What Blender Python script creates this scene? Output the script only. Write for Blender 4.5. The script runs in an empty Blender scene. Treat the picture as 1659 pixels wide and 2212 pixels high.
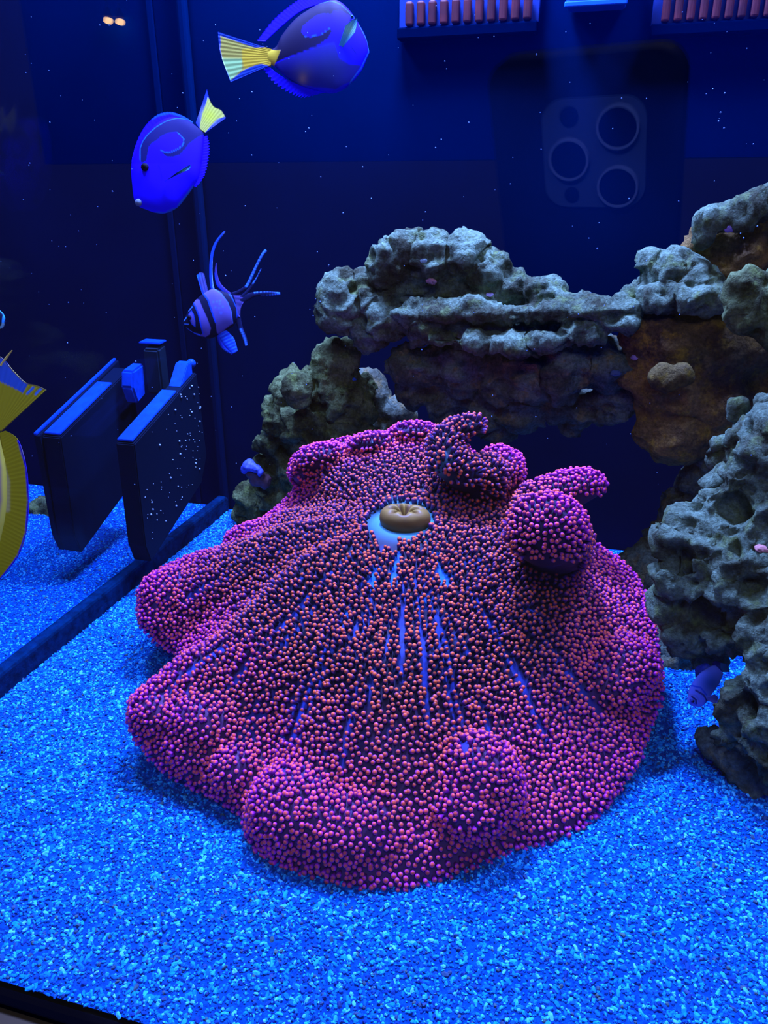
import bpy, bmesh, math, random
import numpy as np
from mathutils import Vector, Matrix, Quaternion
random.seed(7); rng = np.random.default_rng(11)
S = bpy.context.scene; COL = S.collection

# ------------------------------------------------------------------ camera
H = 0.36; FPX = 1662.0
PT = math.radians(22.7); YW = math.radians(15.5)
fh = np.array([-math.sin(YW), math.cos(YW), 0.0]); ZZ = np.array([0, 0, 1.0])
F = fh*math.cos(PT) - ZZ*math.sin(PT)
R = np.array([math.cos(YW), math.sin(YW), 0.0]); U = np.cross(R, F)
C0 = np.array([0, 0, H])
cam_d = bpy.data.cameras.new('camera'); cam_d.sensor_fit = 'VERTICAL'; cam_d.sensor_height = 24
cam_d.lens = 24*FPX/2212; cam_d.clip_start = 0.01; cam_d.clip_end = 50
cam = bpy.data.objects.new('camera', cam_d); COL.objects.link(cam); S.camera = cam
cam.matrix_world = Matrix(((R[0], U[0], -F[0], 0), (R[1], U[1], -F[1], 0), (R[2], U[2], -F[2], H), (0, 0, 0, 1)))
# ------------------------------------------------------------------ world, lights, exposure
w = bpy.data.worlds.new('room'); S.world = w; w.use_nodes = True
w.node_tree.nodes['Background'].inputs[0].default_value = (.85, .70, .70, 1)
w.node_tree.nodes['Background'].inputs[1].default_value = 0.06
vs = S.view_settings; vs.view_transform = 'Standard'; vs.look = 'None'; vs.exposure = 0; vs.gamma = 1
vs.use_curve_mapping = False

def area(name, loc, target, sx, sy, col, power):
    l = bpy.data.lights.new(name, 'AREA'); l.shape = 'RECTANGLE'; l.size = sx; l.size_y = sy
    l.color = col; l.energy = power
    o = bpy.data.objects.new(name, l); COL.objects.link(o); o.location = loc
    o.rotation_euler = (Vector(target)-Vector(loc)).to_track_quat('-Z', 'Y').to_euler()
    return o
LC = (.20, .29, 1.0)
area('aquarium_lamp', (-.20, .71, .82), (-.13, .50, 0), .12, .12, LC, 34)
area('aquarium_lamp', (.20, .66, .86), (.16, .50, 0), .12, .12, LC, 12)
area('aquarium_lamp', (-.46, .60, .86), (-.44, .48, 0), .12, .12, LC, 13)

area('warm_front_fill', (.15, -.55, 1.35), (-.05, .5, .1), .5, .5, (1.0, .90, .75), 3.6)  # unseen warm fill, added to lift the rock undersides and yellow fish

S.cycles.max_bounces = 6; S.cycles.diffuse_bounces = 3; S.cycles.glossy_bounces = 3
S.cycles.transparent_max_bounces = 12; S.cycles.sample_clamp_indirect = 4
S.cycles.caustics_reflective = False; S.cycles.caustics_refractive = False

# ------------------------------------------------------------------ helpers
def ray(x, y): return F + (x-829.5)/FPX*R + (1106-y)/FPX*U
def PZ(x, y, z): d = ray(x, y); return C0 + d*(z-H)/d[2]
def PY(x, y, Y): d = ray(x, y); return C0 + d*Y/d[1]
def PX(x, y, X): d = ray(x, y); return C0 + d*X/d[0]
def scale_at(P): return float((np.array(P)-C0) @ F)/FPX       # metres per pixel there

def tag(o, label=None, cat=None, group=None, kind=None):
    if label: o['label'] = label
    if cat: o['category'] = cat
    if group: o['group'] = group
    if kind: o['kind'] = kind
    return o
def empty(name, loc, label, cat, group=None):
    o = bpy.data.objects.new(name, None); COL.objects.link(o); o.location = Vector(loc)
    o.empty_display_size = .01
    return tag(o, label, cat, group)
def link(name, me, mat=None, parent=None, smooth=True):
    o = bpy.data.objects.new(name, me); COL.objects.link(o)
    if mat: me.materials.append(mat)
    if smooth and len(me.polygons): me.polygons.foreach_set('use_smooth', [True]*len(me.polygons))
    if parent:
        o.parent = parent
        M = Matrix.Identity(4); p = parent
        while p: M = M @ Matrix.Translation(-p.location) if not p.parent else M; p = p.parent
        if parent.type == 'EMPTY': o.location = -parent.location
    return o
def mesh(verts, faces, cols=None, name='m'):
    me = bpy.data.meshes.new(name)
    me.from_pydata([tuple(map(float, v)) for v in verts], [], [tuple(map(int, f)) for f in faces]); me.update()
    if cols is not None: setcol(me, cols)
    return me
def setcol(me, cols):
    a = me.color_attributes.new('Col', 'FLOAT_COLOR', 'POINT')
    c = np.ones((len(me.vertices), 4), np.float32); c[:, :3] = np.asarray(cols)[:, :3]
    a.data.foreach_set('color', c.ravel())
def fastmesh(V, T, cols=None, name='m'):
    me = bpy.data.meshes.new(name); V = np.asarray(V, np.float32); T = np.asarray(T, np.int32)
    k = T.shape[1]
    me.vertices.add(len(V)); me.vertices.foreach_set('co', V.ravel())
    me.loops.add(T.size); me.loops.foreach_set('vertex_index', T.ravel())
    me.polygons.add(len(T)); me.polygons.foreach_set('loop_start', np.arange(0, T.size, k, dtype=np.int32))
    me.polygons.foreach_set('loop_total', np.full(len(T), k, np.int32))
    me.update(calc_edges=True); me.validate()
    if cols is not None: setcol(me, cols)
    return me
def box(name, lo, hi, mat, parent=None, bevel=0.0, rot=None, seg=2):
    bm = bmesh.new(); bmesh.ops.create_cube(bm, size=1)
    lo = Vector(lo); hi = Vector(hi); c = (lo+hi)/2; d = hi-lo
    for v in bm.verts: v.co = Vector((v.co.x*d.x, v.co.y*d.y, v.co.z*d.z))
    if bevel: bmesh.ops.bevel(bm, geom=bm.edges[:], offset=bevel, segments=seg, affect='EDGES', profile=.5)
    if rot is not None: bmesh.ops.transform(bm, matrix=rot, verts=bm.verts)
    for v in bm.verts: v.co += c
    me = bpy.data.meshes.new(name); bm.to_mesh(me); bm.free()
    o = link(name, me, mat, parent, smooth=False); return o

# vectorised noise
def _h(ix, iy, iz, s):
    n = (ix*374761393 + iy*668265263 + iz*2147483647 + s*974634777) & 0xffffffff
    n = ((n ^ (n >> 13))*1274126177) & 0xffffffff
    n = ((n ^ (n >> 16))*2246822519) & 0xffffffff
    return ((n ^ (n >> 15)) & 0xffffff)/float(0xffffff)
def noise(P, s=0):
    P = np.asarray(P, float); i = np.floor(P).astype(np.int64); f = P-i; u = f*f*f*(f*(f*6-15)+10)
    r = 0
    for dx in (0, 1):
        for dy in (0, 1):
            for dz in (0, 1):
                wgt = (u[:, 0] if dx else 1-u[:, 0])*(u[:, 1] if dy else 1-u[:, 1])*(u[:, 2] if dz else 1-u[:, 2])
                r = r + wgt*_h(i[:, 0]+dx, i[:, 1]+dy, i[:, 2]+dz, s)
    return r*2-1
def fbm(P, o=4, s=0, ridge=False):
    P = np.asarray(P, float); r = 0; a = 1; t = 0
    for k in range(o):
        n = noise(P*2**k+17.3*k, s+k)
        if ridge: n = 1-2*np.abs(n)
        r = r+a*n; t += a; a *= .5
    return r/t
def worley(P, s=0):
    P = np.asarray(P, float); i = np.floor(P).astype(np.int64); best = np.full(len(P), 9.); sec = best.copy()
    for dx in (-1, 0, 1):
        for dy in (-1, 0, 1):
            for dz in (-1, 0, 1):
                c = i+np.array([dx, dy, dz])
                q = np.stack([_h(c[:, 0], c[:, 1], c[:, 2], s+k) for k in (1, 2, 3)], 1)+c
                d = np.linalg.norm(P-q, axis=1)
                sec = np.minimum(sec, np.maximum(best, d)); best = np.minimum(best, d)
    return best, sec
def catmull(P, n, closed=False):
    P = np.asarray(P, float); m = len(P); out = []
    segs = m if closed else m-1
    for t in np.linspace(0, segs, n, endpoint=not closed):
        k = min(int(t), segs-1); u = t-k
        idx = [(k-1), k, k+1, k+2]
        idx = [j % m for j in idx] if closed else [min(max(j, 0), m-1) for j in idx]
        a, b, c, d = P[idx]
        out.append(.5*((2*b)+(-a+c)*u+(2*a-5*b+4*c-d)*u*u+(-a+3*b-3*c+d)*u**3))
    return np.array(out)
def inpoly(X, Y, poly):
    r = np.zeros(len(X), bool); n = len(poly); j = n-1
    for i in range(n):
        xi, yi = poly[i]; xj, yj = poly[j]
        if yi != yj:
            r ^= ((yi > Y) != (yj > Y)) & (X < (xj-xi)*(Y-yi)/(yj-yi)+xi)
        j = i
    return r
def linedist(X, Y, pl):
    d = np.full(len(X), 1e9)
    for (x0, y0), (x1, y1) in zip(pl[:-1], pl[1:]):
        L = (x1-x0)**2+(y1-y0)**2+1e-9; t = np.clip(((X-x0)*(x1-x0)+(Y-y0)*(y1-y0))/L, 0, 1)
        d = np.minimum(d, np.hypot(X-x0-t*(x1-x0), Y-y0-t*(y1-y0)))
    return d
def remeshed(objs_bm, voxel, smooth=0):
    me = bpy.data.meshes.new('tmp'); objs_bm.to_mesh(me); objs_bm.free()
    o = bpy.data.objects.new('tmp', me); COL.objects.link(o)
    m = o.modifiers.new('r', 'REMESH'); m.mode = 'VOXEL'; m.voxel_size = voxel; m.use_smooth_shade = True
    if smooth:
        q = o.modifiers.new('s', 'SMOOTH'); q.factor = .5; q.iterations = smooth
    dg = bpy.context.evaluated_depsgraph_get(); e = o.evaluated_get(dg)
    out = bpy.data.meshes.new_from_object(e); bpy.data.objects.remove(o); bpy.data.meshes.remove(me)
    return out
def coords(me):
    a = np.empty(len(me.vertices)*3, np.float32); me.vertices.foreach_get('co', a); return a.reshape(-1, 3).astype(float)
def normals(me):
    a = np.empty(len(me.vertices)*3, np.float32); me.vertices.foreach_get('normal', a); return a.reshape(-1, 3).astype(float)

# ------------------------------------------------------------------ materials
def mat(name, col=(.5, .5, .5), rough=.6, spec=.3, metal=0, attr=False, vary=0, scale=80, bump=0, bscale=200, sss=0, emit=None, es=0):
    m = bpy.data.materials.new(name); m.use_nodes = True; nt = m.node_tree; b = nt.nodes['Principled BSDF']
    b.inputs['Roughness'].default_value = rough; b.inputs['Specular IOR Level'].default_value = spec
    b.inputs['Metallic'].default_value = metal
    src = None
    if attr:
        a = nt.nodes.new('ShaderNodeAttribute'); a.attribute_name = 'Col'; src = a.outputs['Color']
    else:
        a = nt.nodes.new('ShaderNodeRGB'); a.outputs[0].default_value = (*col, 1); src = a.outputs[0]
    geo = nt.nodes.new('ShaderNodeNewGeometry')
    if vary:
        n = nt.nodes.new('ShaderNodeTexNoise'); n.inputs['Scale'].default_value = scale; n.inputs['Detail'].default_value = 5
        nt.links.new(geo.outputs['Position'], n.inputs['Vector'])
        mr = nt.nodes.new('ShaderNodeMapRange'); mr.inputs['From Min'].default_value = .3; mr.inputs['From Max'].default_value = .7
        mr.inputs['To Min'].default_value = 1-vary; mr.inputs['To Max'].default_value = 1+vary
        nt.links.new(n.outputs['Fac'], mr.inputs['Value'])
        mx = nt.nodes.new('ShaderNodeVectorMath'); mx.operation = 'SCALE'
        nt.links.new(src, mx.inputs[0]); nt.links.new(mr.outputs[0], mx.inputs['Scale']); src = mx.outputs[0]
    nt.links.new(src, b.inputs['Base Color'])
    if bump:
        n = nt.nodes.new('ShaderNodeTexNoise'); n.inputs['Scale'].default_value = bscale; n.inputs['Detail'].default_value = 8
        n.inputs['Roughness'].default_value = .65
        nt.links.new(geo.outputs['Position'], n.inputs['Vector'])
        bp = nt.nodes.new('ShaderNodeBump'); bp.inputs['Strength'].default_value = bump; bp.inputs['Distance'].default_value = .004
        nt.links.new(n.outputs['Fac'], bp.inputs['Height']); nt.links.new(bp.outputs[0], b.inputs['Normal'])
    if emit:
        b.inputs['Emission Color'].default_value = (*emit, 1); b.inputs['Emission Strength'].default_value = es
    return m
def glass(name, refl, tint=(1, 1, 1), rough=0.0):
    m = bpy.data.materials.new(name); m.use_nodes = True; nt = m.node_tree; nt.nodes.clear()
    o = nt.nodes.new('ShaderNodeOutputMaterial'); mx = nt.nodes.new('ShaderNodeMixShader')
    t = nt.nodes.new('ShaderNodeBsdfTransparent'); t.inputs[0].default_value = (*tint, 1)
    g = nt.nodes.new('ShaderNodeBsdfGlossy'); g.inputs['Roughness'].default_value = rough
    # Schlick reflectance of a thin pane, the same from both sides
    geo = nt.nodes.new('ShaderNodeNewGeometry'); dt = nt.nodes.new('ShaderNodeVectorMath'); dt.operation = 'DOT_PRODUCT'
    nt.links.new(geo.outputs['Incoming'], dt.inputs[0]); nt.links.new(geo.outputs['Normal'], dt.inputs[1])
    def mt(op, a, b):
        n = nt.nodes.new('ShaderNodeMath'); n.operation = op
        for k, q in enumerate((a, b)):
            if q is None: continue
            if isinstance(q, (int, float)): n.inputs[k].default_value = q
            else: nt.links.new(q, n.inputs[k])
        return n.outputs[0]
    c_ = mt('ABSOLUTE', dt.outputs['Value'], None); p5 = mt('POWER', mt('SUBTRACT', 1.0, c_), 5.0)
    fac = mt('ADD', mt('MULTIPLY', p5, .6*min(refl*10, 1)), refl)
    nt.links.new(fac, mx.inputs[0])
    nt.links.new(t.outputs[0], mx.inputs[1]); nt.links.new(g.outputs[0], mx.inputs[2]); nt.links.new(mx.outputs[0], o.inputs[0])
    return m
M_back = mat('back_panel', (.0, .0036, .022), .9, .0, vary=.25, scale=4)
M_sand = mat('sand', (.002, .09, .42), .8, .0, vary=.45, scale=420, bump=.8, bscale=500)
M_curb = mat('divider_base', (.0, .018, .06), .8, .0, vary=.5, scale=120, bump=.5, bscale=300)
M_seam = mat('silicone', (.0, .005, .026), .8, .0)
M_black = mat('black_plastic', (.0, .005, .018), .6, .06)
M_bench = mat('bench', (.045, .028, .007), .6, .2, vary=.1, scale=20)
M_fish = mat('fish_skin', attr=True, rough=.6, spec=.04)
M_tent = mat('tentacle_skin', attr=True, rough=.38, spec=.15)
M_disc = mat('anemone_skin', attr=True, rough=.6, spec=.15)
M_mouth = mat('mouth_flesh', attr=True, rough=.45, spec=.15, vary=.12, scale=150)
M_frame = mat('tank_frame', (.001, .001, .002), .8, .0)
M_glass = glass('front_glass', .03)
M_div = glass('divider_glass', .01, (.93, .95, 1.0))
def rockmat(name, c1, c2, c3, sc=26):
    m = bpy.data.materials.new(name); m.use_nodes = True; nt = m.node_tree; b = nt.nodes['Principled BSDF']
    b.inputs['Roughness'].default_value = .9; b.inputs['Specular IOR Level'].default_value = .1
    geo = nt.nodes.new('ShaderNodeNewGeometry')
    def nz(s, d=6):
        n = nt.nodes.new('ShaderNodeTexNoise'); n.inputs['Scale'].default_value = s; n.inputs['Detail'].default_value = d
        n.inputs['Roughness'].default_value = .65
        nt.links.new(geo.outputs['Position'], n.inputs['Vector']); return n.outputs['Fac']
    r1 = nt.nodes.new('ShaderNodeValToRGB'); e = r1.color_ramp.elements
    e[0].position = .40; e[0].color = (*c2, 1); e[1].position = .58; e[1].color = (*c1, 1)
    nt.links.new(nz(sc), r1.inputs[0])
    r2 = nt.nodes.new('ShaderNodeValToRGB'); r2.color_ramp.elements[0].position = .52; r2.color_ramp.elements[1].position = .66
    nt.links.new(nz(sc*2.7), r2.inputs[0])
    mx = nt.nodes.new('ShaderNodeMix'); mx.data_type = 'RGBA'
    nt.links.new(r2.outputs[0], mx.inputs[0]); nt.links.new(r1.outputs[0], mx.inputs[6]); mx.inputs[7].default_value = (*c3, 1)
    r3 = nt.nodes.new('ShaderNodeMapRange'); r3.inputs['From Min'].default_value = .35; r3.inputs['From Max'].default_value = .65
    r3.inputs['To Min'].default_value = .55; r3.inputs['To Max'].default_value = 1.25
    nt.links.new(nz(sc*14), r3.inputs[0])
    sc_ = nt.nodes.new('ShaderNodeVectorMath'); sc_.operation = 'SCALE'
    nt.links.new(mx.outputs[2], sc_.inputs[0]); nt.links.new(r3.outputs[0], sc_.inputs['Scale'])
    nt.links.new(sc_.outputs[0], b.inputs['Base Color'])
    bp = nt.nodes.new('ShaderNodeBump'); bp.inputs['Strength'].default_value = 1; bp.inputs['Distance'].default_value = .005
    nt.links.new(nz(sc*9, 9), bp.inputs['Height']); nt.links.new(bp.outputs[0], b.inputs['Normal'])
    return m
M_rock = rockmat('live_rock', (.17, .27, .15), (.05, .06, .028), (.13, .19, .055))
M_rockg = rockmat('green_live_rock', (.19, .26, .085), (.05, .06, .02), (.13, .18, .04))
M_rockb = rockmat('brown_live_rock', (.30, .19, .05), (.13, .085, .035), (.42, .27, .03))
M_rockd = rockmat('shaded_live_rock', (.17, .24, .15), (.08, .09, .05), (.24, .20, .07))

# ------------------------------------------------------------------ tank shell
XD, YB, YF = -0.4235, 0.797, 0.199
XL, XR = -1.05, 0.42
def sand_h(x, y):
    P = np.stack([np.asarray(x)*9, np.asarray(y)*9, np.zeros(len(x))], 1)
    h = fbm(P, 3, 3)*.0045
    Q = np.stack([np.asarray(x)*40, np.asarray(y)*40, np.zeros(len(x))], 1)
    h = h+fbm(Q, 2, 8)*.0012
    edge = np.clip((np.asarray(y)-YF)/.05, 0, 1)
    dl = np.clip(np.abs(np.asarray(x)-XD)/.03, 0, 1)
    h = h*np.minimum(edge, dl)
    # slope down against the divider in the main tank
    return h - .004*(1-dl) + .006*np.exp(-((np.asarray(x)-.05)**2+(np.asarray(y)-.37)**2)/.012)*edge
gx = np.linspace(XL, XR, 420); gy = np.linspace(YF+.002, YB-.002, 180)
GX, GY = np.meshgrid(gx, gy); hz = sand_h(GX.ravel(), GY.ravel())
V = np.stack([GX.ravel(), GY.ravel(), hz], 1); nx = len(gx)
T = [(j*nx+i, j*nx+i+1, (j+1)*nx+i+1, (j+1)*nx+i) for j in range(len(gy)-1) for i in range(nx-1)]
fl = link('floor', fastmesh(V, T), M_sand); tag(fl, 'bright blue lit coral sand bed of the aquarium', kind='structure')
o = box('wall_back', (XL, YB, -.03), (XR, YB+.01, .62), M_back); tag(o, 'dark navy back panel of the aquarium', kind='structure')
o = box('wall_left', (XL-.01, YF, -.03), (XL, YB+.01, .62), M_back); tag(o, 'dark far left panel of the aquarium', kind='structure')
o = box('wall_right', (XR, YF, -.03), (XR+.01, YB+.01, .62), M_back); tag(o, 'dark right panel of the aquarium', kind='structure')
o = box('window_1', (XL, YF-.004, .0001), (XR, YF, .60), M_glass); tag(o, 'clear front glass pane of the aquarium', kind='structure')
o = box('window_2', (XD-.003, YF+.004, .0), (XD+.003, YB-.004, .60), M_div); tag(o, 'clear divider pane between the two compartments', kind='structure')
o = box('trim_1', (XD-.006, YF+.004, -.01), (XD+.006, YB-.003, .0165), M_curb, bevel=.003); tag(o, 'dark base strip of the divider pane rising from sand', kind='structure')
o = box('trim_2', (XL, YF-.0078, -.0035), (XR, YF-.0002, .0), M_frame, bevel=.0008); tag(o, 'black bottom frame along the front glass', kind='structure')
o = box('trim_3', (XD-.004, YB-.010, .0), (XD+.006, YB-.0005, .60), M_seam, bevel=.003); tag(o, 'blue silicone seam in the back corner', kind='structure')
o = box('trim_4', (XD-.040, YB-.003, .0), (XD-.033, YB-.0005, .60), M_seam, bevel=.001); tag(o, 'faint second blue seam left of the back corner', kind='structure')
o = box('floor_cabinet', (-1.2, -.25, -.08), (.7, YF-.001, -.0038), M_bench); tag(o, 'brown cabinet top in front of the tank', kind='structure')
o = box('floor_base', (XL, YF, -.034), (XR, YB, -.012), M_frame); tag(o, 'black tank bottom under the sand', kind='structure')

# ------------------------------------------------------------------ anemone
MO = PZ(878, 1125, .13)
rim_px = [(890, 912, .168), (945, 925, .165), (1000, 960, .158), (1060, 1010, .145), (1130, 1080, .128), (1210, 1130, .115), (1290, 1178, .10),
          (1350, 1222, .088), (1395, 1300, .074), (1410, 1390, .062), (1420, 1480, .045), (1392, 1560, .032), (1355, 1645, .022), (1245, 1765, .012),
          (1110, 1808, .010), (1040, 1840, .009), (975, 1866, .008), (850, 1905, .006), (700, 1882, .006), (600, 1835, .008), (545, 1790, .010), (536, 1740, .012),
          (500, 1715, .013), (440, 1682, .015), (355, 1635, .022), (300, 1570, .034), (290, 1520, .042), (340, 1482, .042), (408, 1455, .036), (412, 1425, .034),
          (390, 1392, .032), (340, 1370, .036), (310, 1325, .046), (312, 1275, .056), (345, 1235, .062), (430, 1220, .062), (475, 1203, .062), (492, 1168, .066), (520, 1142, .074),
          (570, 1122, .084), (612, 1085, .10), (640, 1050, .115), (636, 1012, .130), (655, 978, .142), (710, 955, .150), (785, 940, .157), (835, 935, .160)]
rim = catmull([PZ(*q) for q in rim_px], 300, True)
ctr = np.array([np.average(rim[:, 0]), np.average(rim[:, 1]), 0])
NR = 34
cols_ = []
def top_z(r, zr):
    zm = MO[2]
    return np.where(zr < zm, zr+(zm-zr)*(1-r**1.75), zm+(zr-zm)*r**1.15)
rings = []
dents = [(PZ(560, 1590, .05), .030, -.022), (PZ(470, 1430, .05), .028, -.012), (PZ(500, 1260, .06), .02, -.004), (PZ(820, 1600, .06), .04, .006), (PZ(1180, 1560, .06), .035, -.010)]
def dent(XYZ):
    d = 0
    for c, s, a in dents: d = d+a*np.exp(-((XYZ[:, 0]-c[0])**2+(XYZ[:, 1]-c[1])**2)/(s*s))
    return d
for k in range(1, NR+1):
    r = k/NR; P = MO+(rim-MO)*r; P[:, 2] = top_z(r, rim[:, 2])
    P[:, 2] += dent(P)*math.sin(math.pi*min(r, 1))
    P[:, 2] += fbm(P*28, 2, 5)*.006*math.sin(math.pi*r)
    rings.append(P)
dirv = rim-MO; dirv[:, 2] = 0; dirv /= np.linalg.norm(dirv, axis=1)[:, None]
def ring_off(off, dz, mul=1.0, absz=None):
    P = ctr+(rim-ctr)*mul; P = P-dirv*off; P[:, 2] = rim[:, 2]+dz if absz is None else absz
    P[:, 2] = np.maximum(P[:, 2], -.004); return P
rings += [ring_off(-.003, -.004), ring_off(-.002, -.009), ring_off(.006, -.013)]
P = ring_off(.02, -.018); P[:, 2] = np.maximum(P[:, 2]*.7, -.004); rings.append(P)
P = ring_off(.0, 0, .72); P[:, 2] = np.maximum(rim[:, 2]*.35-.006, -.004); rings.append(P)
P = ring_off(.0, 0, .5, -.005); rings.append(P)
V = [MO]; n = len(rim)
for P in rings: V += list(P)
V.append(np.array([ctr[0], ctr[1], -.005])); last = len(V)-1
T = [(0, 1+i, 1+(i+1) % n) for i in range(n)]
for k in range(len(rings)-1):
    a = 1+k*n; b = a+n
    for i in range(n): j = (i+1) % n; T += [(a+i, b+i, b+j), (a+i, b+j, a+j)]
a = 1+(len(rings)-1)*n; T += [(last, a+(i+1) % n, a+i) for i in range(n)]
bm = bmesh.new(); bv = [bm.verts.new(v) for v in V]
for t in T: bm.faces.new([bv[i] for i in t])
def ell(bm, P, rx, ry, rz, rot=None, sub=3):
    M = Matrix.Translation(Vector(P)) @ (rot.to_4x4() if rot is not None else Matrix.Identity(4)) @ Matrix.Diagonal((rx, ry, rz, 1))
    bmesh.ops.create_icosphere(bm, subdivisions=sub, radius=1, matrix=M)
camrot = Matrix(((R[0], U[0], -F[0]), (R[1], U[1], -F[1]), (R[2], U[2], -F[2])))
def lobe(px, py, z, rxp, ryp, rd, ang=0):     # radii rxp, ryp seen across, rd in depth (metres)
    P = PZ(px, py, z); s = scale_at(P)
    ell(bm, P, rxp*s, ryp*s, rd, camrot @ Matrix.Rotation(math.radians(ang), 3, 'Z'))
# bulb, flap, curl on the far right
lobe(1182, 1148, .150, 84, 78, .026)
lobe(1195, 1172, .135, 76, 60, .026); lobe(1200, 1200, .118, 70, 40, .026)
lobe(1225, 1062, .150, 72, 40, .018, 16); lobe(1170, 1085, .140, 60, 44, .020, 25); lobe(1264, 1050, .154, 38, 32, .016, 0); lobe(1150, 1115, .135, 40, 40, .02)
for q in [(1012, 926, .190, 32, 20, .012, 15), (985, 938, .185, 34, 26, .014, 30), (960, 965, .178, 32, 34, .016, 0), (965, 1000, .168, 36, 36, .018, 0), (1000, 1025, .158, 40, 38, .02, 0),
          (1050, 1030, .152, 42, 42, .021, 0), (1092, 1020, .150, 36, 42, .02, 0), (1075, 990, .158, 30, 24, .016, 0), (1105, 1010, .15, 24, 34, .014, 0), (1040, 1060, .14, 44, 26, .018, 0)]: lobe(*q)
# folds towards the viewer
lobe(1040, 1678, .040, 78, 86, .022, 20); lobe(1015, 1740, .028, 84, 62, .022); lobe(1075, 1700, .035, 50, 80, .018, 10)
lobe(1345, 1440, .058, 72, 62, .024); lobe(1310, 1480, .050, 80, 60, .022)
lobe(655, 1752, .016, 108, 98, .030); lobe(765, 1785, .012, 150, 96, .030); lobe(600, 1750, .016, 58, 84, .022); lobe(880, 1812, .008, 90, 66, .022)
lobe(360, 1540, .034, 76, 54, .022, -20); lobe(450, 1560, .034, 90, 60, .024, -15); lobe(430, 1615, .020, 80, 46, .022, -20); lobe(510, 1660, .020, 50, 50, .018, 0)
lobe(370, 1285, .058, 66, 52, .020); lobe(350, 1330, .045, 44, 40, .016); lobe(545, 1160, .074, 55, 26, .018, 10)
lobe(690, 990, .144, 52, 26, .022, 12); lobe(800, 962, .155, 50, 20, .022, 8); lobe(895, 938, .163, 50, 20, .022, 0); lobe(655, 1018, .130, 28, 30, .020)
me_an = remeshed(bm, .0035, 5)
Vb = coords(me_an); Nb = normals(me_an)
rim_th = np.unwrap(np.arctan2(rim[:, 1]-MO[1], rim[:, 0]-MO[0]))
th_s = np.arctan2(rim[:, 1]-MO[1], rim[:, 0]-MO[0]); rr_s = np.hypot(rim[:, 1]-MO[1], rim[:, 0]-MO[0])
bins = np.linspace(-math.pi, math.pi, 361); Rth = np.zeros(361)
for k, b in enumerate(bins):
    d = np.abs(np.angle(np.exp(1j*(th_s-b)))); Rth[k] = rr_s[d < .03].max() if (d < .03).any() else rr_s[d.argmin()]
def polar(P):
    th = np.arctan2(P[:, 1]-MO[1], P[:, 0]-MO[0]); rad = np.hypot(P[:, 1]-MO[1], P[:, 0]-MO[0])
    return th, rad, rad/np.interp(th, bins, Rth)
def project(P):
    v = P-C0; z = v @ F; return 829.5+FPX*(v @ R)/z, 1106-FPX*(v @ U)/z
# bare patches of disc skin, as outlines on the disc laid out in plan (from their place on it)
def onmap(P): return project(P)
gaps = [[(800, 1110), (835, 1100), (860, 1085), (925, 1100), (938, 1125), (925, 1150), (895, 1165), (862, 1172), (850, 1200), (838, 1185), (820, 1190), (812, 1160), (795, 1150)],
        [(808, 1228), (816, 1232), (812, 1262), (788, 1275), (800, 1250)], [(858, 1198), (864, 1202), (850, 1270), (838, 1268), (846, 1240)],
        [(938, 1192), (946, 1200), (952, 1230), (968, 1240), (962, 1262), (948, 1255), (942, 1220)], [(918, 1282), (926, 1290), (918, 1312), (910, 1308)],
        [(690, 1190), (664, 1200), (672, 1208)], [(748, 1315), (754, 1320), (748, 1345), (744, 1345)]]
def lanef(th, rad): return noise(np.stack([th*46, rad*11, np.zeros(len(th))], 1), 31)+.35*noise(np.stack([th*80, rad*45, np.zeros(len(th))], 1), 32)
def skin_col(P):
    th, rad, rn = polar(P); x, y = project(P)
    c = np.zeros((len(P), 3)); base = np.array([.012, .009, .03]); c[:] = base
    n = fbm(P*90, 3, 4)[:, None]; c *= (1+.4*n)
    k = np.clip((rn-.6)/.35, 0, 1)[:, None]; c = c*(1-k)+np.array([.09, .03, .10])*k
    ln = np.clip((lanef(th, rad)-.30)/.2, 0, 1)*np.clip((1.0-rn)/.2, 0, 1)*np.clip((rad-.03)/.03, 0, 1); ln = ln[:, None]*.8
    ln = ln*(P[:, 2] < .133)[:, None]; c = c*(1-ln)+np.array([.015, .045, .30])*ln
    for g in gaps[1:]:
        m = inpoly(x, y, [((q[0]-np.mean([a[0] for a in g]))*1.5+np.mean([a[0] for a in g]), (q[1]-np.mean([a[1] for a in g]))*1.3+np.mean([a[1] for a in g])) for g_ in [g] for q in g]); c[m] = (.004, .13, .5)
    b2 = np.exp(-(rad/.026)**4)[:, None]; c = c*(1-b2)+np.array([.10, .42, .50])*b2
    return c
setcol(me_an, skin_col(Vb))
anem = empty('carpet_anemone', (MO[0], MO[1], 0), 'large magenta carpet anemone with brown mouth spread over the blue sand', 'anemone')
disc = link('oral_disc', me_an, M_disc, anem); disc['label'] = 'violet blue skin under the tentacles'

# --- tentacle proto (unit: along +Z, base at 0)
def tent_proto(ns=8):
    prof = [(0, .66, 0), (.25, .66, .12), (.48, .78, .35), (.62, .95, .5), (.76, 1.0, .68), (.87, .88, .82), (.955, .55, .94)]
    V = []; t = []
    for z, r, tt in prof:
        for k in range(ns): a = 2*math.pi*k/ns; V.append((r*math.cos(a), r*math.sin(a), z)); t.append(tt)
    V.append((0, 0, 1.0)); t.append(1.0)
    T = []
    for j in range(len(prof)-1):
        for k in range(ns):
            a = j*ns+k; b = j*ns+(k+1) % ns; T += [(a, b, b+ns), (a, b+ns, a+ns)]
    j = (len(prof)-1)*ns
    for k in range(ns): T.append((j+k, j+(k+1) % ns, len(V)-1))
    return np.array(V), np.array(T), np.array(t)
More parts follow.
